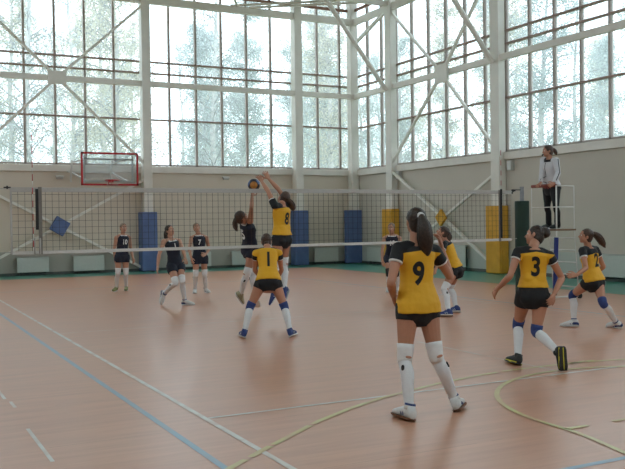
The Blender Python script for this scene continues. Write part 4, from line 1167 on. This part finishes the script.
    jr = finish({'yellow': 'jersey', 'navy': 'jersey', 'jacket': 'jacket'}[kit], tm, M[{'yellow': 'jersey_yellow', 'navy': 'jersey_navy', 'jacket': 'jacket'}[kit]], body, True, base)
    if number:
        vs, fs = text_geo(number, num_size, 0.009)
        bvh = BVHTree.FromPolygons([v.co.copy() for v in tm.vertices], [list(p.vertices) for p in tm.polygons])
        for front in ((True, False) if num_front else (False,)):
            sg = 1 if front else -1
            rx, fx = s.axis(.55); right = rx * (-sg) ; dirn = fx * sg
            t_ = num_t if not front else front_t
            k_ = 1.0 if not front else 0.62
            org = s.spine_pt(t_) - base
            out = []
            for q in vs:
                q = V((q.x * 0.80 + num_x, q.y, 0))
                p = org + right * (-q.x * k_ if not front else q.x * k_) + s.up * (q.y * k_)
                if not front: p = org + rx * (q.x * k_) + s.up * (q.y * k_)
                else: p = org - rx * (q.x * k_) + s.up * (q.y * k_)
                hit_ = bvh.ray_cast(p + dirn * 0.6, -dirn)
                if hit_[0] is None: hit_ = bvh.find_nearest(p + dirn * 0.1)
                out.append(hit_[0] + dirn * 0.005)
            m_ = MB(); m_.add([q + base for q in out], fs)
            tag(m_.build('number', M['print_white'] if kit == 'navy' else M['print_black'], jr), ('white' if kit == 'navy' else 'black') + ' printed number ' + number)
    if kit == 'jacket':
        m_ = MB(); p0, p1 = s.spine_pt(.95) + s.f * .06 * H, s.spine_pt(-.05) + s.f * .10 * H
        bvh = BVHTree.FromPolygons([v.co.copy() for v in tm.vertices], [list(p.vertices) for p in tm.polygons]); pts = []
        for k in range(14):
            p = lerp(p0, p1, k / 13) - base + s.f * .4; hit_ = bvh.ray_cast(p, -s.f)
            if hit_[0] is not None: pts.append(hit_[0] + base + s.f * .003)
        m_.tube(pts, .006, 6); tag(m_.build('zip', M['print_black'], jr), 'dark front zip')
        for sd in 'LR':
            a, b_, w_ = J[sd + 's'], J[sd + 'e'], J[sd + 'w']; o_ = nz(b_ - a).cross(s.f); sg = 1 if o_.dot(s.rs) * (1 if sd == 'R' else -1) > 0 else -1
            o_ = nz(o_) * sg
            m_ = MB(); m_.tube([a + o_ * .036 * H, lerp(a, b_, .5) + o_ * .0335 * H, b_ + o_ * .0300 * H, lerp(b_, w_, .8) + o_ * .026 * H], .009, 6); tag(m_.build('sleeve_stripe', M['print_black'], jr, smooth=True), 'dark sleeve stripe')
        m_ = MB(); n_ = 24; r_, f_ = s.axis(1)
        for dz, rr in ((.0, .046),):
            ring = [J['neck'] + s.up * (.006 * H) + f_ * ((.006 + .043 * math.cos(2 * math.pi * i / n_)) * H) + r_ * (.047 * math.sin(2 * math.pi * i / n_) * H) for i in range(n_)]
            m_.tube(ring + [ring[0]], .013 * H, 8, caps=False, flat=1.0)
        tag(m_.build('collar', M['print_black'], jr, smooth=True), 'dark stand-up collar')
        m_ = MB(); m_.tube([Pt(.047, 0, -.034), Pt(.068, 0, -.036)], .0055 * H, 8); m_.ball(Pt(.066, 0, -.043), .0075 * H, 10, 8); C('whistle', M['black'], m_)
    # ---- shorts or trousers
    m_ = MB()
    if kit == 'jacket':
        s.torso(m_, -0.34, 0.12, .014)
        for sd in 'LR':
            q, rr = s.leg(sd); n_ = len(q)
            m_.tube(q, [max(z * 1.16, .034 * H) for z in rr], 14)
            m_.tube([q[-2], q[-1], q[-1] + (q[-1] - q[-3]) * .35], .0335 * H, 14)
            m_.ball(lerp(J['pel'], J[sd + 'hip'], .85) - s.fh * (.026 * H) - s.up * (.022 * H), .053 * H)
        nm, mt = 'trousers', 'trousers'
    else:
        s.torso(m_, -0.33, max(-0.04, t_hem + 0.06), .0045 if kit == 'yellow' else .010)
        for sd in 'LR':
            hip, k_ = J[sd + 'hip'], J[sd + 'k']
            e_ = shorts_len; fl = .0 if kit == 'yellow' else .006
            m_.tube([hip + (k_ - hip) * -.05, hip + (k_ - hip) * .12, hip + (k_ - hip) * .22, hip + (k_ - hip) * e_], [.060 * H, (.0595 + fl) * H, (.0575 + fl) * H, ((.0545 if e_ < .35 else .0515) + fl) * H], 16)
            m_.ball(lerp(J['pel'], J[sd + 'hip'], .85) - s.fh * (.027 * H) - s.up * (.022 * H), .0525 * H)
        nm, mt = 'shorts', 'shorts' if kit == 'yellow' else 'navy'
    sm_ = remesh(m_, base, 0.007, 3, 0.5, nm)
    for v in sm_.vertices:
        q = v.co * 8 + ofs; v.co = v.co + v.normal * (noise.noise(q) * .004)
    finish(nm, sm_, M[mt], body, True, base)
    # ---- socks, knee pads, shoes
    for sd in 'LR':
        q, rr = s.leg(sd); n_ = len(q)
        if kit != 'jacket':
            i0 = 13 if pad == 'kneeblue' else 12
            qs = q[i0:] ; rs_ = [z + .0035 * H for z in rr[i0:]]
            m_ = MB(); m_.tube(qs, rs_, 16); sk = C('sock', M['sock'], m_)
            # small dark maker's stroke on the outer side of the shin
            if pad != 'kneeblue':
                A_ = q[i0 + 5]; d = nz(q[i0 + 6] - q[i0 + 4]); o_ = nz((s.rh * (1 if sd == 'R' else -1)) - s.fh * 0.8); o_ = nz(o_ - d * o_.dot(d)); t_ = d.cross(o_)
                pts = []
                R_ = rr[i0 + 5] + .0045 * H
                for k in range(9):
                    a = 2 * math.pi * k / 10; du, dv = .0055 * H * math.cos(a), .0095 * H * math.sin(a) + .005 * H * math.cos(a)
                    an = du / R_; pts.append(A_ + d * dv + o_ * (R_ * math.cos(an)) + t_ * (R_ * math.sin(an)))
                m_ = MB(); m_.tube(pts + pts[:1], .0042 * H, 6); tag(m_.build('sock_mark', M['print_black'], sk), 'small dark curved mark')
            a0, a1 = (9, 15) if pad == 'kneeblue' else (8, 14)
            qk = q[a0:a1 + 1]; rk = [z + (.0062 if 0 < i < a1 - a0 else .0045) * H for i, z in enumerate(rr[a0:a1 + 1])]
            m_ = MB(); m_.tube(qk, rk, 18); kp = C('knee_pad', M[pad], m_)
            if pad != 'kneeblue':
                d = nz(q[13] - q[11]); o_ = -s.fh; o_ = nz(o_ - d * o_.dot(d)); m_ = MB(); c_ = q[12] + o_ * (rr[12] + .007 * H)
                m_.ball(c_, (d.cross(o_) * .017 * H, o_ * .003 * H, d * .0065 * H), 14, 8); tag(m_.build('knee_opening', M['skin'], kp, smooth=True), 'small oval opening showing skin')
        A, d, n, ax = foot_frame(s, sd)
        K = H
        prof = [(-.041, .010, .030), (-.037, .018, .046), (-.020, .0225, .064), (.004, .0230, .064), (.026, .0230, .055), (.052, .0250, .043), (.080, .0270, .034), (.102, .0240, .025), (.116, .0165, .019), (.122, .008, .013)]
        rings = []
        for t, w_, h_ in prof:
            c0 = A + d * (t * K) - n * (.040 * K); ring = []
            for i in range(16):
                a = 2 * math.pi * i / 16; ca, sa = math.cos(a), math.sin(a)
                y_ = h_ * (0.5 + 0.5 * math.copysign(abs(sa) ** .8, sa)); x_ = w_ * math.copysign(abs(ca) ** .75, ca) * (1.0 if sa < 0.3 else 1 - 0.35 * (sa - .3))
                ring.append(c0 + ax * (x_ * K) + n * (y_ * K))
            rings.append(ring)
        m_ = MB(); m_.loft(rings)
        m_.tube([A - n * .002 * K, A + n * .012 * K, A + n * .022 * K], [.0265 * K, .0260 * K, .0245 * K], 14)
        sh = C('shoe', M[shoe[0]], m_)
        rings = []
        for t, w_, h_ in prof:
            c0 = A + d * ((t * 1.03) * K); ring = []
            lift = .006 * max(0, (t - .08) / .04) + .004 * max(0, (-t - .02) / .02)
            for x_, y_ in ((-1, -.0475 + lift), (1, -.0475 + lift), (1.04, -.0385), (-1.04, -.0385)):
                ring.append(c0 + ax * (x_ * (w_ + .002) * K) + n * (y_ * K))
            rings.append(ring)
        m_ = MB(); m_.loft(rings); m_.build('sole', M[shoe[1]], sh)
        if shoe[0] == 'shoewhite' and name_pose in ('two', 'runner'):
            hr2 = []
            for t, w_, h_ in prof[:4] + [(.012, .0228, .060)]:
                c0 = A + d * (t * K - (.002 if t < -.03 else 0)) - n * (.040 * K)
                hr2.append([c0 + ax * ((w_ + .0012) * math.cos(a) * K) + n * (h_ * .80 * (.5 + .5 * math.sin(a)) * K) for a in [2 * math.pi * i / 16 for i in range(16)]])
            m_ = MB(); m_.loft(hr2); tag(m_.build('heel_counter', M['shoeblue'], sh, smooth=True), 'navy heel counter')
        if shoe[1] == 'soleblack':
            m_ = MB(); m_.beam(A - d * .036 * K - n * .0482 * K, A + d * .100 * K - n * .0482 * K, .005 * K, .002 * K, ax); tag(m_.build('sole_stripe', M['soleyellow'], sh), 'yellow stripe under the sole')
            m_ = MB()
            for sg in (-1, 1): m_.beam(A - d * .036 * K - n * .037 * K + ax * sg * .021 * K, A + d * .09 * K - n * .037 * K + ax * sg * .0275 * K, .004 * K, .009 * K, ax)
            tag(m_.build('midsole_trim', M['soleyellow'], sh), 'yellow midsole trim')
        if shoe[0] == 'shoewhite' and kit != 'jacket':
            m_ = MB(); m_.tube([A + n * .017 * K, A + n * .026 * K], [.0262 * K, .0252 * K], 16); tag(m_.build('collar', M['shoeblue'], sh, smooth=True), 'dark ankle collar')
        if kit != 'jacket':
            m_ = MB()
            for k in range(4):
                t = .030 + .014 * k; hh = .0395 - .0045 * k
                m_.tube([A + d * t * K - n * (.040 - hh - .001) * K - ax * .011 * K, A + d * t * K - n * (.040 - hh - .0035) * K, A + d * t * K - n * (.040 - hh - .001) * K + ax * .011 * K], .0016 * K, 5)
            m_.build('laces', M['print_white'] if shoe[0] != 'shoewhite' else M['boxgrey'], sh)
            if shoe[0] in ('shoewhite', 'shoeblue'):
                m_ = MB(); cc = 'shoeblue' if shoe[0] == 'shoewhite' else 'shoewhite'
                for sg in (-1, 1):
                    for t in (.010, .028):
                        m_.tube([A + d * t * K - n * .030 * K + ax * sg * .0235 * K, A + d * (t + .016) * K - n * .006 * K + ax * sg * .0185 * K], .0028 * K, 5)
                tag(m_.build('side_stripes', M[cc], sh), None)
    return body


TAIL_LONG = [(-.050, 0, .030, .012), (-.070, .004, .018, .018), (-.084, .012, -.03, .034), (-.082, .018, -.085, .038), (-.072, .024, -.13, .031), (-.066, .028, -.172, .008)]
person('nine', 'young woman in yellow jersey numbered 9, long dark ponytail, standing nearest with back turned', 'yellow', number='9', tail=TAIL_LONG, pad='kneewhite', shoe=('shoewhite', 'solebrown'), voxel=0.005, yoke=.93, num_size=.27, curl=(.45, .5), seed=9, shorts_len=.27, hem=-.10, num_t=.53, num_x=-.045)
person('three', 'young woman in yellow jersey numbered 3, dark hair in a bun, striding forward', 'yellow', number='3', bun=(-.058, .018, .032, .037), shoe=('shoeblack', 'soleblack'), hem=.15, voxel=0.005, yoke=.95, slv=.32, num_size=.30, curl=(.3, .5), seed=3, shorts_len=.34)
TAIL_FLY = [(-.046, 0, .028, .012), (-.066, 0, .034, .017), (-.100, .004, .018, .030), (-.135, .010, -.012, .032), (-.165, .016, -.050, .026), (-.185, .02, -.080, .006)]
person('two', 'young woman in yellow jersey numbered 2 with flying curly ponytail, lunging', 'yellow', hair='hairmid', number='2', tail=TAIL_FLY, shoe=('shoewhite', 'solewhite'), hem=.0, voxel=0.005, yoke=.84, num_size=.27, curl=(.2, .3), seed=2)
person('one', 'young woman in yellow jersey numbered 1 crouching with legs apart, back turned', 'yellow', hair='hairmid', number='1', bun=(-.056, 0, -.014, .022), voxel=0.0055, yoke=1.02, slv=.34, hem=.0, num_size=.30, curl=(.4, .4), seed=4)
TAIL_SWING = [(-.046, .004, .020, .012), (-.062, .014, .018, .016), (-.078, .040, .004, .026), (-.080, .070, -.016, .030), (-.078, .096, -.040, .024), (-.076, .11, -.06, .006)]
person('eight', 'young woman in yellow jersey numbered 8 jumping to block with both arms raised', 'yellow', hair='hairmid', number='8', tail=TAIL_SWING, pad='kneewhite', voxel=0.0055, yoke=.98, hem=.10, num_size=.27, curl=(.12, .12), palms={'L': V((0, 1, .1)), 'R': V((0, 1, .1))}, seed=5)
TAIL_BACK = [(-.046, 0, .020, .013), (-.066, 0, .012, .017), (-.084, 0, -.020, .022), (-.090, 0, -.060, .022), (-.085, 0, -.095, .015), (-.082, 0, -.115, .005)]
person('blocker_navy', 'young woman in navy kit jumping at the net, one arm reaching up to the ball', 'navy', hair='hairmid', number='5', tail=TAIL_BACK, pad='kneewhite', shoe=('shoeolive', 'solewhite'), curl=(.3, .15), palms={'R': V((.3, -1, .2))}, seed=6, shorts_len=.36)
person('ten', 'young woman in navy jersey numbered 10 standing at the left behind the net', 'navy', skin='skin2', hair='hairfair', number='10', num_front=True, bun=(-.06, 0, .02, .022), pad='kneewhite', shoe=('shoegreen', 'solewhite'), seed=7, shorts_len=.40)
person('runner', 'young woman in navy jersey numbered 1 mid-stride, looking up', 'navy', skin='skin2', hair='hair', number='1', num_front=True, front_t=.74, tail=TAIL_BACK, pad='kneewhite', shoe=('shoewhite', 'solewhite'), seed=8, shorts_len=.42)
person('seven', 'young woman in navy jersey numbered 7 standing still with hands low before her', 'navy', skin='skin2', hair='hairfair', number='7', num_front=True, bun=(-.06, 0, .02, .022), pad='kneewhite', shoe=('shoewhite', 'solewhite'), seed=10, shorts_len=.42)
person('corner', 'fair-haired young woman in navy kit near the yellow column pad, partly hidden by player 9', 'navy', skin='skin2', hair='hairfair', number='10', num_front=True, bun=(-.06, 0, .02, .020), pad='kneeblack', shoe=('shoewhite', 'solewhite'), seed=12, shorts_len=.40)
TAIL_SIDE = [(-.046, 0, .024, .013), (-.064, 0, .020, .018), (-.084, 0, -.010, .024), (-.082, 0, -.050, .024), (-.074, 0, -.090, .018), (-.070, 0, -.110, .005)]
person('far_yellow', 'young woman in yellow jersey leaning forward near the net, looking up, beyond player 9', 'yellow', hair='hairmid', tail=TAIL_SIDE, pad='kneewhite', shoe=('shoeblue', 'solewhite'), yoke=.93, hem=.06, headband=True, curl=(.4, .4), seed=13)
person('referee', 'woman in white track jacket and black trousers standing on the tall referee stand', 'jacket', hair='hairmid', tail=[(-.046, 0, .020, .012), (-.064, 0, .016, .016), (-.086, 0, -.004, .020), (-.096, 0, -.030, .018), (-.098, 0, -.055, .005)], shoe=('shoeblack', 'solewhite'), curl=(.7, .7), seed=14)
